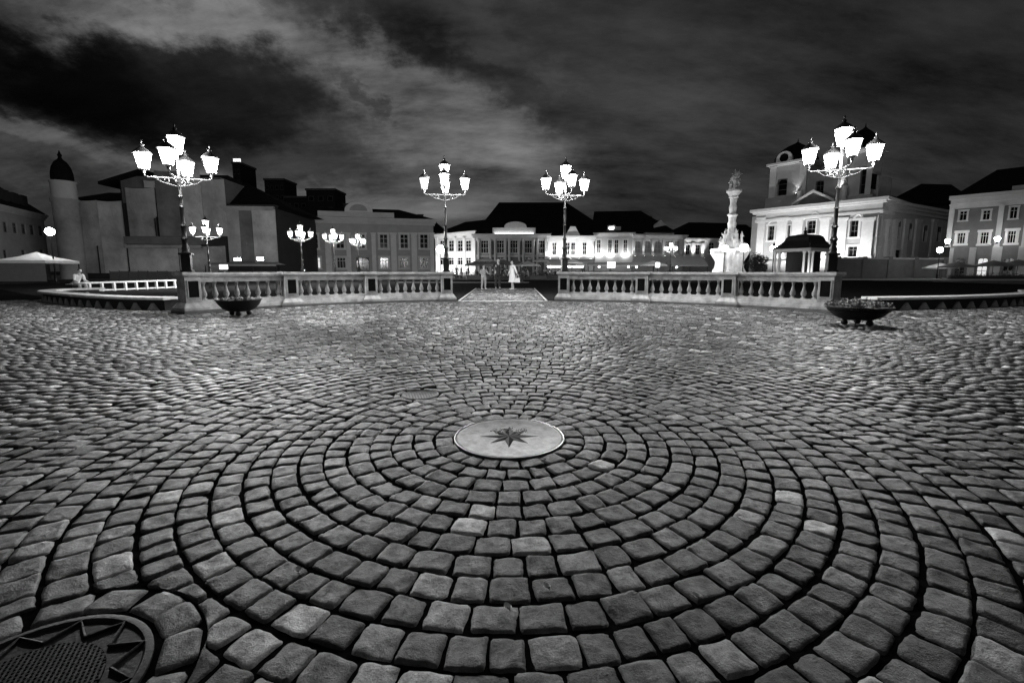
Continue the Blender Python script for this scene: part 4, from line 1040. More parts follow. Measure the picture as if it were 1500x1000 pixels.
MB().lathe([(a, b+ze0+.28) for a, b in pr], 4, rot=PI/4).build('roof', M['iron'], ko, bevel=.03)
MB().lathe([(.16, 0), (.10, .1), (.16, .25), (.05, .38), (.09, .48), (.01, .75)], 8, (0, 0, ze0+.28+1.02*hk)).build('finial', M['iron'], ko, smooth=True)
for sx in (-1, 1):
    for sy in (-1, 1): MB().lathe([(.10, 0), (.06, .1), (.14, .3), (.05, .45), (.01, .6)], 8, (1.02*rK*sx, 1.02*rK*sy, ze0+.38)).build('corner_urn', M['iron'], ko, smooth=True)
MB().box(-1.0, 1.0, -1.0, 1.0, .22, ze0).build('dark_core', M['black_pl'], ko)  # dark box added so the openings between the columns look black
floodlight((kp.x-1.4, 41.0, 0), (kp.x, 44, 2.6), 160, 'tiny floodlight at the foot of the domed kiosk', None, 90, .6)

# ---------------------------------------------------------------- curved benches
def bench(name, path, label, w=.46, h=.34, pitch=.58, end_over=.45):
    root = empty(name, (0, 0, 0), 0, label, 'bench', 'long curved stone benches')
    pts = [Vector((x, y, 0)) for x, y in path]; dense = []
    for i in range(len(pts)-1):                          # Catmull-Rom through the path
        p0 = pts[max(i-1, 0)]; p1 = pts[i]; p2 = pts[i+1]; p3 = pts[min(i+2, len(pts)-1)]
        for k in range(12):
            t_ = k/12; dense.append(.5*((2*p1)+(p2-p0)*t_+(2*p0-5*p1+4*p2-p3)*t_*t_+(3*p1-p0-3*p2+p3)*t_**3))
    dense.append(pts[-1]); n = len(dense)
    tg = [(dense[min(i+1, n-1)]-dense[max(i-1, 0)]).normalized() for i in range(n)]; nr = [Vector((-t_.y, t_.x, 0)) for t_ in tg]
    m = MB(); vs = []; fs = []
    for p, q in zip(dense, nr):
        for sgn, z in ((-1, h-.07), (1, h-.07), (1, h), (-1, h)): v = p+q*(w/2*sgn); vs.append((v.x, v.y, z))
    for i in range(n-1):
        for k in range(4): fs.append((i*4+k, (i+1)*4+k, (i+1)*4+(k+1) % 4, i*4+(k+1) % 4))
    fs += [(0, 1, 2, 3), (n*4-1, n*4-2, n*4-3, n*4-4)]
    m.add(vs, fs).build('seat_slab', M['bench_top'], root, bevel=.012)
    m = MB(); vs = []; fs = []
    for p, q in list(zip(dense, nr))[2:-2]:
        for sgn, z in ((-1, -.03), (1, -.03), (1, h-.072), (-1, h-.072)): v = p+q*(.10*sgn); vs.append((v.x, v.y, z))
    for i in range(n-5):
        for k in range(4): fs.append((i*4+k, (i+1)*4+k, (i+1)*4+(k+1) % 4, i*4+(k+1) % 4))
    nn = len(vs); fs += [(0, 1, 2, 3), (nn-1, nn-2, nn-3, nn-4)]; m.add(vs, fs).build('shade_core', M['bench_dark'], root)  # near-black wall standing in for the shade under the seat slab
    acc = 0; nxt = end_over; total = sum((dense[i+1]-dense[i]).length for i in range(n-1))
    for i in range(n-1):
        l = (dense[i+1]-dense[i]).length
        while acc+l >= nxt and nxt < total-end_over*.6:
            c = dense[i].lerp(dense[i+1], (nxt-acc)/l); a = math.atan2(tg[i].y, tg[i].x); hw = pitch/2-.004
            for sd_ in (-1, 1):
                MB().prism([(-.19, -.03), (.19, -.03), (.17, .02), (.03, .185), (-.03, .185), (-.17, .02)], *sorted((sd_*.10, sd_*.135))).build('foot', M['stone'], root, loc=c, rz=a)
            nxt += pitch
        acc += l
    return root
def gg(x, y): g_ = G(x, y); return (g_.x, g_.y)
bench('curved_bench', [(-8.75, 11.7), (-9.8, 11.95), (-11.3, 12.6), (-13.5, 13.9), (-15.9, 15.6), (-16.9, 17.2), (-16.5, 18.4)], 'long curved stone bench on flared stone feet, at the left side')
bench('curved_bench', [(9.2, 11.75), (10.6, 12.0), (12.2, 12.4), (14.4, 13.3), (16.6, 14.6), (18.5, 16.4)], 'long curved stone bench on flared stone feet, running off the right edge')
rl_ = empty('low_railing', (-20.4, 21.6, 0), 0, 'low pale post railing behind the left curved bench', 'railing')
n = 11; MB().box(-.1, .5, -.1, .2, .38, .44).v
A_ = Vector((-20.6, 21.6, 0)); B_ = Vector((-19.9, 28.4, 0))
MB().tube([Vector((-.2, -.2, .43)), B_-A_+Vector((-.2, .2, .47))], .055, 4).build('rail', M['bench_top'], rl_)
MB().tube([Vector((-.2, -.2, .06)), B_-A_+Vector((-.2, .2, .06))], .045, 4).build('foot_rail', M['bench_top'], rl_)
for i in range(n+1):
    p = (B_-A_)*(i/n); MB().box(-.05, .05, -.05, .05, 0, .42).build('post', M['bench_top'], rl_, loc=(p.x-.2, p.y, 0))

# ---------------------------------------------------------------- plant bowls
def bowl(px, py, dia, rim, nfeet, label):
    g_ = G(px, py); r = dia/2; root = empty('plant_bowl', (g_.x, g_.y+.12, 0), .4, label, 'planter', 'round iron plant bowls')
    pf = [(.12, .10), (.45*r, .105), (.72*r, .17), (.90*r, .27), (.98*r, rim-.02), (1.02*r, rim-.015), (1.02*r, rim), (.96*r, rim), (.93*r, rim-.03), (.60*r, rim-.12), (.01, rim-.12)]
    MB().lathe(pf, 40).build('bowl', M['iron_b'], root, smooth=True)
    for k in range(nfeet):
        a = 2*PI*k/nfeet+.5; q = .055
        MB().lathe([(q*math.sin(t_)+.001, q-q*math.cos(t_)) for t_ in np.linspace(0, PI, 8)], 12, (.42*r*math.cos(a), .42*r*math.sin(a), 0)).lathe([(.03, .09), (.05, .16)], 8, (.42*r*math.cos(a), .42*r*math.sin(a), 0)).build('foot', M['iron_b'], root, smooth=True)
    MB().lathe([(0, rim-.08), (.92*r, rim-.08), (.92*r, rim-.05), (0, rim-.03)], 24).build('soil', M['joint'], root)
    return root, r, rim
M['iron_b'] = mat('black_bowl_iron', .008, .55, .3, 20, .3, 60, spec=.25)
def plants(b, r, rim, label, h=.16, n=420, petals=26, seed=1):
    random.seed(seed); root = empty('flowering_plants', b.location+Vector((0, 0, rim-.05)), 0, label, 'plants', 'plants in the bowls')
    lf = MB(); pt = MB()
    for i in range(n):
        a = random.uniform(0, 2*PI); q = r*1.0*random.random()**.5; z = random.uniform(0, h)*(1-.5*(q/r)**2)*random.uniform(.6, 1.2)
        c = Vector((q*math.cos(a), q*math.sin(a), z+.01)); u = Vector((random.gauss(0, 1), random.gauss(0, 1), random.gauss(0, .6))).normalized(); v = u.orthogonal().normalized(); s_ = random.uniform(.02, .05)
        lf.add([c-u*s_, c+v*s_*.5, c+u*s_, c-v*s_*.5+Vector((0, 0, .006))], [(0, 1, 2, 3)])
        if i % 6 == 0: lf.tube([(c.x*.8, c.y*.8, 0), c], .003, 3)
    for i in range(petals):
        a = random.uniform(0, 2*PI); q = r*.95*random.random()**.5; c = Vector((q*math.cos(a), q*math.sin(a), h*random.uniform(.5, 1.1)*(1-.5*(q/r)**2)+.01))
        for k in range(5):
            t_ = 2*PI*k/5; e = Vector((math.cos(t_), math.sin(t_), .3))*random.uniform(.012, .02); s2 = Vector((-e.y, e.x, 0))*.5
            pt.add([c, c+e*.6+s2, c+e, c+e*.6-s2], [(0, 1, 2, 3)])
    lf.build('leaves', M['leaf'], root); pt.build('blossoms', M['petal'], root)
b1_, r_, rim_ = bowl(347, 463, .92, .37, 3, 'smaller black bowl planter with sparse plants, before the left balustrade'); plants(b1_, r_*.92, rim_, 'sparse low plants in the smaller bowl at the left', .10, 260, 10, 4)
b2_, r_, rim_ = bowl(1262, 477, 1.04, .35, 3, 'larger black bowl planter full of flowers, at the right balustrade end'); plants(b2_, r_, rim_, 'dense pale-flowered plants in the larger bowl at the right', .18, 900, 70, 5)
cpp = G(316, 452); c_up = empty('paper_cup', (b1_.location.x-.47, b1_.location.y-.08, .34), 0, 'small white paper cup on the rim of the smaller plant bowl', 'cup')
c_up.rotation_euler = (R(80), 0, R(35))
MB().lathe([(.028, 0), (.038, .09), (.036, .09), (.026, .006), (.001, .006)], 16).build('cup_body', M['cl_white'], c_up, smooth=True); MB().lathe([(.0385, .084), (.041, .088), (.0385, .092), (.036, .088)], 16).build('cup_rim', M['cl_white'], c_up)
# ---------------------------------------------------------------- people
def skin(name, V, E, Rr, m, parent, sub=1, loc=None):
    me = bpy.data.meshes.new(name); me.from_pydata([tuple(v) for v in V], E, []); o = bpy.data.objects.new(name, me); COL.objects.link(o)
    md = o.modifiers.new('s', 'SKIN'); md.use_smooth_shade = True
    for i, r in enumerate(Rr):
        sv = me.skin_vertices[0].data[i]; sv.radius = r if isinstance(r, tuple) else (r, r); sv.use_root = (i == 0)
    if sub: sb_ = o.modifiers.new('d', 'SUBSURF'); sb_.levels = sub; sb_.render_levels = sub
    dg = bpy.context.evaluated_depsgraph_get(); nm = bpy.data.meshes.new_from_object(o.evaluated_get(dg)); nm.name = name
    o.modifiers.clear(); o.data = nm; bpy.data.meshes.remove(me); nm.materials.clear(); nm.materials.append(m)
    o.parent = parent
    return o
def person(loc, rz, label, H=1.7, pose='stand', top='cl_dark', bottom='cl_dark', dress=None, hair='hair', long_hair=False, fingers=True, lean=0.0, arms=((.10, -.06), (.10, -.06)), group=None, step=.06, shoes='cl_dark', coat=0.0, bag=False):
    """faces -y in its own frame; legs, spine and arms laid out as joints"""
    s = H/1.72; root = empty('person', loc, rz, label, 'person', group)
    sit = pose == 'sit'; hz = (.47 if sit else .90)*s
    sp = Vector((0, -math.sin(lean), math.cos(lean)))
    pel = Vector((0, 0, hz)); ch = pel+sp*.30*s; nk = pel+sp*.53*s; hd = nk+sp*.10*s+Vector((0, -.02*s, .0)); tp = hd+sp*.13*s
    V = [pel, pel+sp*.15*s, ch, nk, nk+sp*.06*s, hd, tp]; Rr = [(.135*s, .10*s), (.12*s, .09*s), (.145*s, .095*s), .06*s, .05*s, (.078*s, .092*s), (.062*s, .075*s)]
    E = [(0, 1), (1, 2), (2, 3), (3, 4), (4, 5), (5, 6)]
    def chain(a, pts):
        for p, r in pts: V.append(p); Rr.append(r); E.append((a, len(V)-1)); a = len(V)-1
        return a
    legs = []; arm_ = []
    for sg in (-1, 1):
        hip = pel+Vector((sg*.09*s, 0, -.05*s))
        if sit: kn = hip+Vector((sg*.03*s, -.42*s, .02*s)); an = Vector((kn.x, kn.y-.03*s, .08*s)); 
        else: kn = Vector((sg*.09*s, -sg*step*.5-.01, .48*s)); an = Vector((sg*.085*s, sg*-step+.03, .08*s))
        toe = an+Vector((sg*.02*s, -.16*s, -.05*s)); legs.append((hip, kn, an, toe))
        chain(0, [(hip, .085*s), (hip.lerp(kn, .5), .072*s), (kn, .052*s), (kn.lerp(an, .35), .052*s), (an, .035*s), (toe, .030*s)])
    for sg, (ox, oy) in zip((-1, 1), arms):
        sh = nk+Vector((sg*.165*s, 0, -.05*s)); el = sh+Vector((sg*ox*s*.6, .02*s+oy*.3, -.27*s)); wr = el+Vector((sg*ox*.2*s, oy*s*1.6, -.20*s if oy > -.1 else -.05*s))
        d = (wr-el).normalized(); pm = wr+d*.06*s; arm_.append((sh, el, wr, pm))
        k = chain(2, [(sh, .055*s), (sh.lerp(el, .5), .045*s), (el, .038*s), (wr, .026*s), (pm, (.032*s, .018*s))])
        if fingers:
            sd = Vector((0, 1, 0)).cross(d).normalized() if abs(d.y) < .9 else Vector((1, 0, 0)); w_ = d.cross(sd).normalized()
            for i, l in enumerate((.060, .070, .066, .052)):
                b0 = pm+w_*(.022-.0145*i)*s+d*.02*s; chain(k, [(b0, .009*s), (b0+d*l*.5*s, .008*s), (b0+(d*.75+sd*-.4*sg).normalized()*l*s, .0065*s)])
            b0 = wr+w_*.03*s+d*.025*s; chain(k, [(b0, .011*s), (b0+(d+w_*.7).normalized()*.045*s, .009*s)])
    body = skin('body', V, E, Rr, M['skin'], root)
    # face: brow, nose, mouth, ears, set on the head
    fr = Vector((0, -1, 0)); up_ = Vector((0, 0, 1))
    f_ = MB(); c = hd+fr*.078*s
    f_.add([c+Vector((0, -.0, .035*s)), c+Vector((-.014*s, .004, -.004*s)), c+Vector((.014*s, .004, -.004*s)), c+Vector((0, -.026*s, -.002*s))], [(0, 1, 3), (0, 3, 2), (1, 2, 3)])
    for sg in (-1, 1): f_.lathe([(.001, -.03*s), (.014*s, -.015*s), (.018*s, .015*s), (.001, .032*s)], 6, (hd.x+sg*.078*s, hd.y+.01*s, hd.z+.01*s), sx=.5)
    f_.build('nose_and_ears', M['skin'], root, smooth=True)
    f_ = MB()
    for sg in (-1, 1): f_.lathe([(.001, -.007*s), (.012*s, 0), (.001, .007*s)], 8, (hd.x+sg*.03*s, c.y+.006*s, hd.z+.028*s), sy=.6)
    f_.lathe([(.001, -.005*s), (.022*s, 0), (.001, .005*s)], 8, (hd.x, c.y+.008*s, hd.z-.035*s), sy=.4); f_.build('eyes_and_mouth', M['hair'], root)
    hv = [tp+Vector((0, .015*s, -.01*s)), tp+Vector((0, .05*s, -.05*s)), hd+Vector((0, .06*s, .0))]; hr = [(.075*s, .085*s), (.082*s, .06*s), (.06*s, .045*s)]
    he = [(0, 1), (1, 2)]
    if long_hair: hv.append(nk+Vector((0, .07*s, .0))); hr.append((.05*s, .035*s)); he.append((2, 3))
    skin('hair', hv, he, hr, M[hair], root)
    # trousers or bare legs, and shoes
    for (hip, kn, an, toe) in legs:
        skin('shoe', [an+Vector((0, .02*s, -.035*s)), an.lerp(toe, .5)+Vector((0, 0, -.015*s)), toe], [(0, 1), (1, 2)], [.040*s, .038*s, .030*s], M[shoes], root)
    if bottom:
        tv = [pel+Vector((0, 0, .06*s)), pel]; tr_ = [(.14*s, .105*s), (.142*s, .108*s)]; te = [(0, 1)]
        for hip, kn, an, toe in legs:
            a = 1
            for p, r in ((hip, .095*s), (hip.lerp(kn, .5), .084*s), (kn, .066*s), (kn.lerp(an, .5), .062*s), (an+Vector((0, 0, .0)), .052*s)): tv.append(p); tr_.append(r); te.append((a, len(tv)-1)); a = len(tv)-1
        skin('trousers', tv, te, tr_, M[bottom], root)
    tv = [pel+Vector((0, 0, -.02*s)), pel+sp*.15*s, ch, nk-sp*.02*s]; tr_ = [(.15*s, .118*s), (.138*s, .108*s), (.16*s, .112*s), (.075*s, .07*s)]; te = [(0, 1), (1, 2), (2, 3)]
    if coat: tv.append(pel+Vector((0, 0, -coat*s))); tr_.append((.16*s, .13*s)); te.append((0, 4))
    for sh, el, wr, pm in arm_:
        a = 2
        for p, r in ((sh, .068*s), (sh.lerp(el, .5), .057*s), (el, .050*s), (wr, .038*s)): tv.append(p); tr_.append(r); te.append((a, len(tv)-1)); a = len(tv)-1
    skin('jacket' if not dress else 'bodice', tv, te, tr_, M[top], root)
    if dress:
        m = MB(); z0 = dress*s; n = 28; vs = []; fs = []
        for j, (z, rx, ry) in enumerate(((hz+.20*s, .135, .105), (hz+.08*s, .14, .115), (hz-.05*s, .175, .145), (hz-.25*s, .19, .16), (z0, .215, .185))):
            for k in range(n):
                a = 2*PI*k/n; fl = 1+.05*j/4*math.sin(a*7); vs.append((rx*s*fl*math.cos(a), ry*s*fl*math.sin(a), z))
        for j in range(4):
            for k in range(n): fs.append((j*n+k, j*n+(k+1) % n, (j+1)*n+(k+1) % n, (j+1)*n+k))
        m.add(vs, fs).build('skirt', M[top], root, smooth=True)
    return root, arm_, s
w_, wa, ws = person((.02, 25.2, 0), R(-60), 'woman in a white knee-length coat dress, the brightest figure on the central path', 1.62, dress=.42, top='cl_white', bottom=None, shoes='cl_white', long_hair=True, arms=((.10, -.05), (.20, .03)), step=.09)
m_, ma, _ = person((-.80, 25.8, 0), R(20), 'person in dark clothes, middle one of the three on the path', 1.74, lean=.10, arms=((.22, -.12), (.20, -.16)), step=.02, coat=.06)
c__, ca, _ = person((-1.58, 25.6, 0), R(35), 'child in pale clothes, the leftmost of the three on the path', 1.36, top='cl_grey', bottom='cl_grey', shoes='cl_white', arms=((.12, -.10), (.14, -.14)), step=.05)
def handbag(loc, label, m='cl_white', sc_=1.0):
    root = empty('handbag', loc, .4, label, 'bag'); MB().box(-.15*sc_, .15*sc_, -.05, .05, 0, .24*sc_, .02).build('bag_body', M[m], root, bevel=.02)
    MB().tube([(-.09*sc_, 0, .22*sc_), (-.07*sc_, 0, .36*sc_), (0, 0, .40*sc_), (.07*sc_, 0, .36*sc_), (.09*sc_, 0, .22*sc_)], .012, 5).build('bag_handle', M[m], root)
for q_ in (w_, m_, c__): q_.scale = (1.18, 1.18, 1.0)
hp = Matrix.Rotation(R(-60), 4, 'Z') @ Vector((wa[1][3].x*1.18, wa[1][3].y*1.18, wa[1][3].z))
handbag((.02+hp.x, 25.2+hp.y, hp.z-.42), 'white handbag carried on the right side of the woman in white')
wp = P(765, 411.5, 45); person((1.0, 45, 0), R(140), 'dark figure walking away between the path and the parasols', 1.78, fingers=False, step=.14, coat=.25)
p5, _, _ = person((-19.35, 20.3, 0), R(75), 'person in pale clothes sitting bent forward by the low railing at the left', 1.65, pose='sit', top='cl_white', bottom='cl_grey', lean=.5, arms=((.06, -.12), (.06, -.12)), fingers=False)
st = empty('seat_block', (-19.35, 20.35, 0), R(75), 'low block the bent person sits on, by the railing', 'seat'); MB().box(-.25, .25, -.12, .28, 0, .40).build('block', M['bench_dark'], st, bevel=.02); MB().box(-.27, .27, -.14, .30, .40, .44).build('block_top', M['stone'], st, bevel=.01)
# cafe guests: a few people built once, then copied
random.seed(12)
def chair(loc, rz):
    root = empty('cafe_chair', loc, rz, 'dark café chair among the tables in front of the columned building', 'chair', 'café chairs')
    MB().box(-.21, .21, -.20, .20, .42, .46).build('seat', M['wood'], root); MB().box(-.20, .20, .19, .22, .50, .86).build('backrest', M['wood'], root)
    for sx in (-1, 1):
        for sy in (-1, 1): MB().box(sx*.19-.018, sx*.19+.018, sy*.18-.018, sy*.18+.018, 0, .42 if sy < 0 else .86).build('leg', M['wood'], root)
    return root
ch0 = chair((-6, 60, 0), 0)
def table(loc):
    root = empty('cafe_table', loc, 0, 'round café table in front of the columned building', 'table', 'café tables')
    MB().lathe([(0, .71), (.40, .71), (.40, .74), (0, .74)], 16).build('table_top', M['cl_grey'], root); MB().lathe([(.25, 0), (.25, .03), (.03, .06), (.03, .71)], 8).build('pedestal', M['iron'], root)
    return root
tb0 = table((-6, 59, 0))
G1 = 'guests at the café tables'
s0, _, _ = person((-6, 60, 0), 0, 'dark-clothed guest sitting among the café tables behind the path', 1.72, pose='sit', fingers=False, arms=((.08, -.12), (.08, -.12)), group=G1, lean=.1)
s1, _, _ = person((-5, 60, 0), 0, 'guest in a grey top sitting among the café tables behind the path', 1.68, pose='sit', top='cl_grey', fingers=False, arms=((.10, -.14), (.06, -.10)), group=G1, lean=.15)
s2, _, _ = person((-8.2, 62, 0), R(30), 'dark figure standing before the floodlit white house', 1.78, fingers=False, group='standing figures before the houses', step=.05, coat=.15)
used = [0, 0, 0]
NTH = ['first', 'second', 'third', 'fourth', 'fifth', 'sixth', 'seventh', 'eighth', 'last']
for i in range(9):
    x = -7.2+i*1.75+random.uniform(-.3, .3); y = 58.5+random.uniform(-1, 2.5)
    t_ = tb0 if i == 0 else copy_tree(tb0); t_.location = (x, y, 0); t_['label'] = 'round café table, %s from the left before the columned building' % NTH[i]
    for k, sg in enumerate((-1, 1)):
        a = random.uniform(-.4, .4); q = Vector((x+sg*.62, y+.15*a, 0)); rz = sg*R(90)+a if True else 0
        c = ch0 if (i == 0 and k == 0) else copy_tree(ch0); c.location = q; c.rotation_euler.z = -sg*R(90)+a; c['label'] = 'dark café chair on the %s of the %s café table from the left' % ('left' if sg < 0 else 'right', NTH[i])
        if random.random() < .86:
            w = 0 if random.random() < .7 else 1; src = (s0, s1)[w]
            g_ = src if not used[w] else copy_tree(src); used[w] = 1; g_.location = q; g_.rotation_euler.z = -sg*R(90)+a; g_['label'] = '%s guest seated on the %s of the %s café table from the left' % (('dark-clothed', 'grey-topped')[w], 'left' if sg < 0 else 'right', NTH[i])
for i, (px_, Y) in enumerate(((669, 60), (675.5, 60.5), (686, 63), (806, 64), (853, 66))):
    g_ = s2 if i == 0 else copy_tree(s2); p = P(px_, 397, Y); g_.location = (p.x, Y, 0); g_.rotation_euler.z = random.uniform(0, 6)
    g_['label'] = ['dark figure standing left of the path opening before the white house', 'dark figure just right of another before the floodlit white house', 'dark figure standing before the right corner of the white house', 'dark figure right of the second lamp, under the lit awning', 'dark figure at the right end of the bright awning'][i]
# parasols
def parasol(x, Y, ytop, r, m, label, group='café parasols', n=8, ze=None):
    p = P(x, ytop, Y); zt = p.z; root = empty('parasol', (p.x, Y, 0), random.random(), label, 'parasol', group); ze = ze or zt-.28*r-.1
    MB().lathe([(.30, 0), (.30, .08), (.03, .12), (.025, zt+.05)], 10).build('pole', M['iron'], root)
    vs = [(0, 0, zt)]; fs = []
    for k in range(2*n):
        a = PI*k/n; q = r if k % 2 == 0 else r*.955; vs.append((q*math.cos(a), q*math.sin(a), ze-(.0 if k % 2 == 0 else -.02)))
    for k in range(2*n): vs.append((vs[1+k][0], vs[1+k][1], vs[1+k][2]-.16))
    for k in range(2*n): fs += [(0, 1+k, 1+(k+1) % (2*n)), (1+k, 1+2*n+k, 1+2*n+(k+1) % (2*n), 1+(k+1) % (2*n))]
    MB().add(vs, fs).build('canopy', m, root)
    return root
for x, Y, yt, r, mm, lb in ((697, 66, 382, 1.7, 'canvas2', 'grey parasol before the right corner of the white house'), (711, 70, 376.5, 1.4, 'canvas', 'small pale parasol at the left end of the columned building'),
    (722, 62, 382, 1.6, 'canvas2', 'grey parasol above the child on the path'), (738, 66, 380, 1.6, 'canvas2', 'grey parasol behind the person in dark clothes'), (757, 64, 381, 1.7, 'canvas2', 'grey parasol behind the woman in white'),
    (773, 62, 382, 1.7, 'canvas', 'pale parasol right of the walking dark figure'), (793, 70, 377.5, 1.4, 'canvas', 'small pale parasol at the right end of the columned building'),
    (838, 62, 379, 1.5, 'bright_canvas', 'bright parasol beside the second centre lamp'), (957, 62, 381, 1.9, 'canvas', 'pale parasol below the arcaded house'), (1378, 64, 385, 2.0, 'canvas', 'wide pale parasol at the left end of the right-edge house'),
    (1403, 58, 383, 1.8, 'canvas2', 'grey parasol before the first shop door at the right edge'), (1456, 57, 381, 1.9, 'canvas2', 'grey parasol between two shop doors at the right edge'), (1492, 56, 380, 1.9, 'canvas2', 'grey parasol cut by the right edge of the view')):
    parasol(x, Y, yt, r, M[mm], lb)
# long awnings and light boxes before the houses
def awning(x0, x1, Y, yt, yb, m, label, lights=(), lit=None, depth=3.0):
    a = P(x0, 397, Y).x; b = P(x1, 397, Y).x; zt = P((x0+x1)/2, yt, Y).z; zb_ = P((x0+x1)/2, yb, Y).z
    root = empty('cafe_awning', (a, Y, 0), 0, label, 'awning'); L_ = b-a
    MB().add([(0, 0, zb_), (L_, 0, zb_), (L_-.3, depth*.5, zt), (.3, depth*.5, zt), (0, depth, zb_), (L_, depth, zb_), (0, 0, zb_-.15), (L_, 0, zb_-.15)], [(0, 1, 2, 3), (3, 2, 5, 4), (0, 3, 4), (1, 5, 2), (6, 7, 1, 0)]).build('canopy', m, root)
    n_ = max(2, int(L_/2.6))
    for i in range(n_+1):
        MB().box(-.04, .04, -.04, .04, 0, zb_-.02).build('post', M['iron'], root, loc=(.06+(L_-.12)*i/n_, .08, 0))
    MB().box(.1, L_-.1, depth-.1, depth-.05, 0, 1.0).build('rear_screen', M['wood'], root); MB().box(.1, L_-.1, 0, .05, .0, .55).build('front_screen', M['wood'], root)
    for u in lights:
        xx = P(u, 397, Y).x-a; MB().lathe([(.01, 0), (.11, .06), (.11, .14), (.01, .2)], 10, (xx, .25, zb_-.36)).build('hanging_lamp', M['uplight2'], root)
    if lit:
        MB().box(.2, L_-.2, .35, .42, zb_-.34, zb_-.22).build('light_tube', M['uplight2'], root)
    return root
M['uplight2'] = mat('lit_cafe_lamp', .9, emit=26)
awning(800, 857, 63, 383, 387.5, M['bright_canvas'], 'long brightly lit white awning right of the second centre lamp', lit=True)
awning(861, 958, 63, 384, 388, M['canvas'], 'long pale awning with dark seating below and three small lamps', lights=(878, 921, 933))
awning(984, 1037, 60, 375, 388.5, M['canvas2'], 'dark-roofed pavilion left of the statue column', lights=(992,))
awning(300, 405, 50, 384.5, 387.5, M['canvas2'], 'low dark awning at the foot of the tarp-covered building', lights=(), depth=2.2)
def light_box(x, y0, y1, Y, w, label, m='screen2', group='lit signs and kiosks before the houses'):
    p0 = P(x, y1, Y); p1 = P(x, y0, Y); root = empty('lit_sign', (p0.x, Y, 0), 0, label, 'sign', group)
    MB().box(-.03, .03, -.03, .03, 0, max(.1, p0.z)).build('stand', M['iron'], root)
    MB().box(-w/2, w/2, -.06, .06, p0.z, p1.z).build('casing', M['iron'], root); MB().box(-w/2+.04, w/2-.04, -.075, -.062, p0.z+.04, p1.z-.04).build('lit_face', M[m], root)
M['screen2'] = mat('lit_sign_face_bright', .9, emit=3.0)
light_box(328.5, 387, 395, 42, .85, 'lit white rectangular sign before the tarp-covered building')
light_box(895, 383, 393, 60, 1.1, 'lit white panel in the middle of the long pale awning')
light_box(963, 384, 392, 58, .6, 'lit panel at the right end of the long pale awning')
light_box(445, 394, 397, 40, .35, 'tiny lit menu board seen over the left balustrade')
for x, y, lb in ((349, 380, 'left one of two bright flat lamps under the tarp'), (382, 379, 'right one of two bright flat lamps under the tarp')):
    p = P(x, y, 54); root = empty('flat_lamp', (p.x, 54, 0), 0, lb, 'lamp', 'two flat lamps under the tarp'); MB().box(-.03, .03, -.03, .03, 0, p.z-.15).build('stand', M['iron'], root)
    MB().box(-.40, .40, -.12, .12, p.z-.18, p.z+.18).build('lamp_head', M['iron'], root, bevel=.03); MB().box(-.37, .37, -.145, -.122, p.z-.15, p.z+.15).build('lit_glass', M['uplight'], root)
# hedge boxes along the terraces
def hedge(x0, x1, Y, h, label, seed):
    random.seed(seed); a = P(x0, 397, Y).x; b = P(x1, 397, Y).x; root = empty('hedge_planter', (a, Y, 0), 0, label, 'planter', 'planters along the café terraces'); L_ = b-a
    MB().box(0, L_, -.2, .2, 0, .45).build('planter_box', M['wood'], root); lf = MB()
    for i in range(int(L_*110)):
        c = Vector((random.uniform(0, L_), random.gauss(0, .16), .45+random.random()*h*(.7+.5*math.sin(random.random()*6)))); u = Vector((random.gauss(0, 1), random.gauss(0, 1), random.gauss(0, 1))).normalized(); v = u.orthogonal(); s_ = random.uniform(.03, .08)
        lf.add([c-u*s_, c+v*s_*.5, c+u*s_, c-v*s_*.5], [(0, 1, 2, 3)])
    lf.build('foliage', M['leaf'], root)
hedge(684, 716, 56, .5, 'dark planter hedge left of the child on the path', 1); hedge(776, 800, 56, .6, 'dark planter hedge right of the walking figure', 2); hedge(801, 868, 57, .7, 'long dark planter hedge under the bright awning', 3)
hedge(1392, 1500, 52.8, .35, 'low planter row before the right-edge house', 4)
# market tent at the left
tp_ = P(57, 397, 44); tn = empty('market_tent', (tp_.x, 44, 0), R(10), 'white peaked market tent beside the corner turret at the left', 'tent')
zE = P(57, 382, 44).z; zA = P(57, 369, 44).z; w = 2.1
vs = [(-w, -w, zE), (w, -w, zE), (w, w, zE), (-w, w, zE), (0, 0, zA)]+[(sx*w*.45, sy*w*.45, zE+(zA-zE)*.42) for sx, sy in ((-1, -1), (1, -1), (1, 1), (-1, 1))]+[(-w, -w, zE-.25), (w, -w, zE-.25), (w, w, zE-.25), (-w, w, zE-.25)]
fs = []
for k in range(4): j = (k+1) % 4; fs += [(k, j, 5+j, 5+k), (5+k, 5+j, 4), (9+k, 9+j, j, k)]
MB().add(vs, fs).build('canopy', M['bright_canvas'], tn)
MB().box(-w+.05, w-.05, -w+.02, -w+.05, .05, zE-.25).build('side_sheet', M['canvas2'], tn)
for sx in (-1, 1):
    for sy in (-1, 1): MB().box(sx*(w-.06)-.035, sx*(w-.06)+.035, sy*(w-.06)-.035, sy*(w-.06)+.035, 0, zE).build('pole', M['iron'], tn)
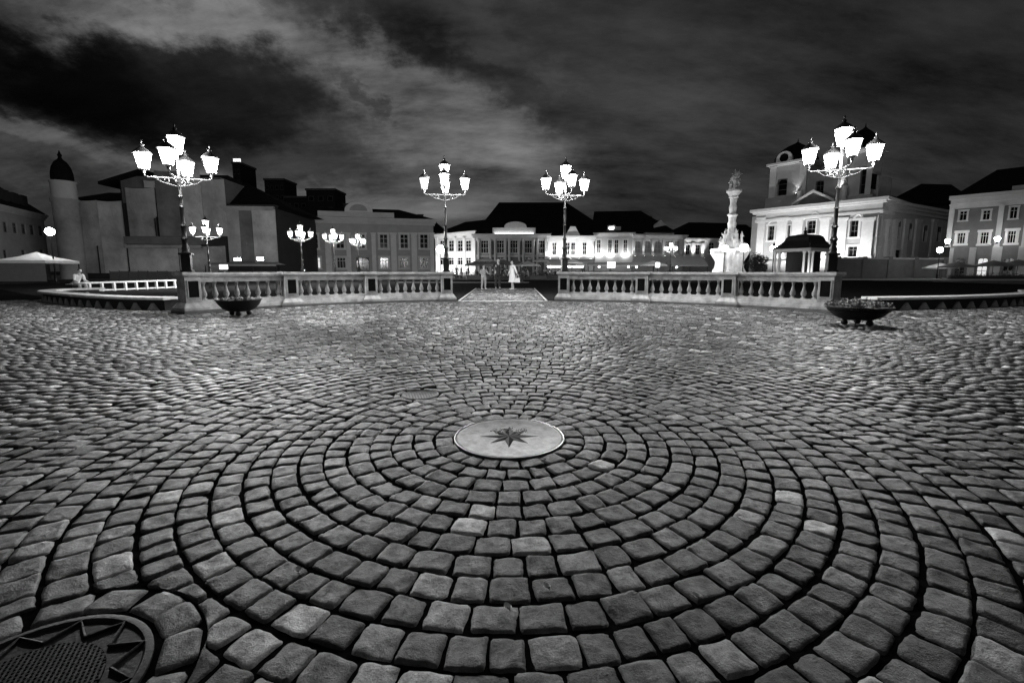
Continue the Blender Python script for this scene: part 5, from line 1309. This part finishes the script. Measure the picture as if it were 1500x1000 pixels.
# low dark site fence before the tarps, and stacked boards
sf_ = Facade('site_fence', 'low dark hoarding along the foot of the tarp-covered building', 160, 50, 300, 50, cat='fence')
for i in range(10): sf_.box('hoarding_panel', M['wood'], sf_.L*i/10+.02, sf_.L*(i+1)/10-.02, 0, .95+.04*(i % 2), -.03, .03)
for i in range(11): sf_.box('fence_post', M['iron'], sf_.L*i/10-.03, sf_.L*i/10+.03, 0, 1.05, .03, .09)
# trees and bushes
def tree(px_, Y, ytop, w, h, label, cat='tree', seed=1, n=2600, leaf=.16, trunk=True, name='leafy_tree'):
    random.seed(seed); p = P(px_, ytop, Y); H_ = p.z; root = empty(name, (p.x, Y, 0), 0, label, cat)
    cl = []; zc0 = H_-h/2
    for i in range(16):
        a = random.uniform(0, 2*PI); q = w/2*.75*random.random()**.5; cl.append((Vector((q*math.cos(a), q*math.sin(a), zc0+random.uniform(-.36, .36)*h*(1-.4*q/(w/2)))), random.uniform(.16, .30)*w))
    tr_ = MB(); tr_.tube([(0, 0, 0), (.05*w, 0, max(.2, H_-h)*.6), (0, .02*w, H_-h*.7), (.03*w, 0, H_-h*.3)], [.06*w, .045*w, .035*w, .012*w], 8)
    for c, r in cl[:9]: tr_.tube([(0, 0, max(.1, H_-h*.9)), c*.5+Vector((0, 0, (H_-h*.6)*.5)), c], [.025*w, .015*w, .005*w], 5)
    tr_.build('trunk', M['bark'], root, smooth=True); lf = MB()
    for i in range(n):
        c, r = random.choice(cl); d = Vector((random.gauss(0, 1), random.gauss(0, 1), random.gauss(0, 1))).normalized()*r*random.random()**.4; q = c+d
        u = Vector((random.gauss(0, 1), random.gauss(0, 1), random.gauss(0, 1))).normalized(); v = u.orthogonal(); s_ = leaf*random.uniform(.6, 1.4)
        if q.z < .05: continue
        lf.add([q-u*s_, q+v*s_*.5, q+u*s_, q-v*s_*.5], [(0, 1, 2, 3)])
    lf.build('crown', M['leaf'], root)
tree(1110, 62, 371, 3.0, 3.0, 'dark round bush between the statue column and the church', 'bush', 5, 2200, .12, name='round_bush')
tree(926, 122, 316, 8, 7, 'dark tree crown showing above the grey house roof', 'tree', 6, 2000, .35)
tree(949, 124, 314.5, 7, 8, 'dark tree crown above the roof, beside the triangular gable', 'tree', 7, 2000, .35)
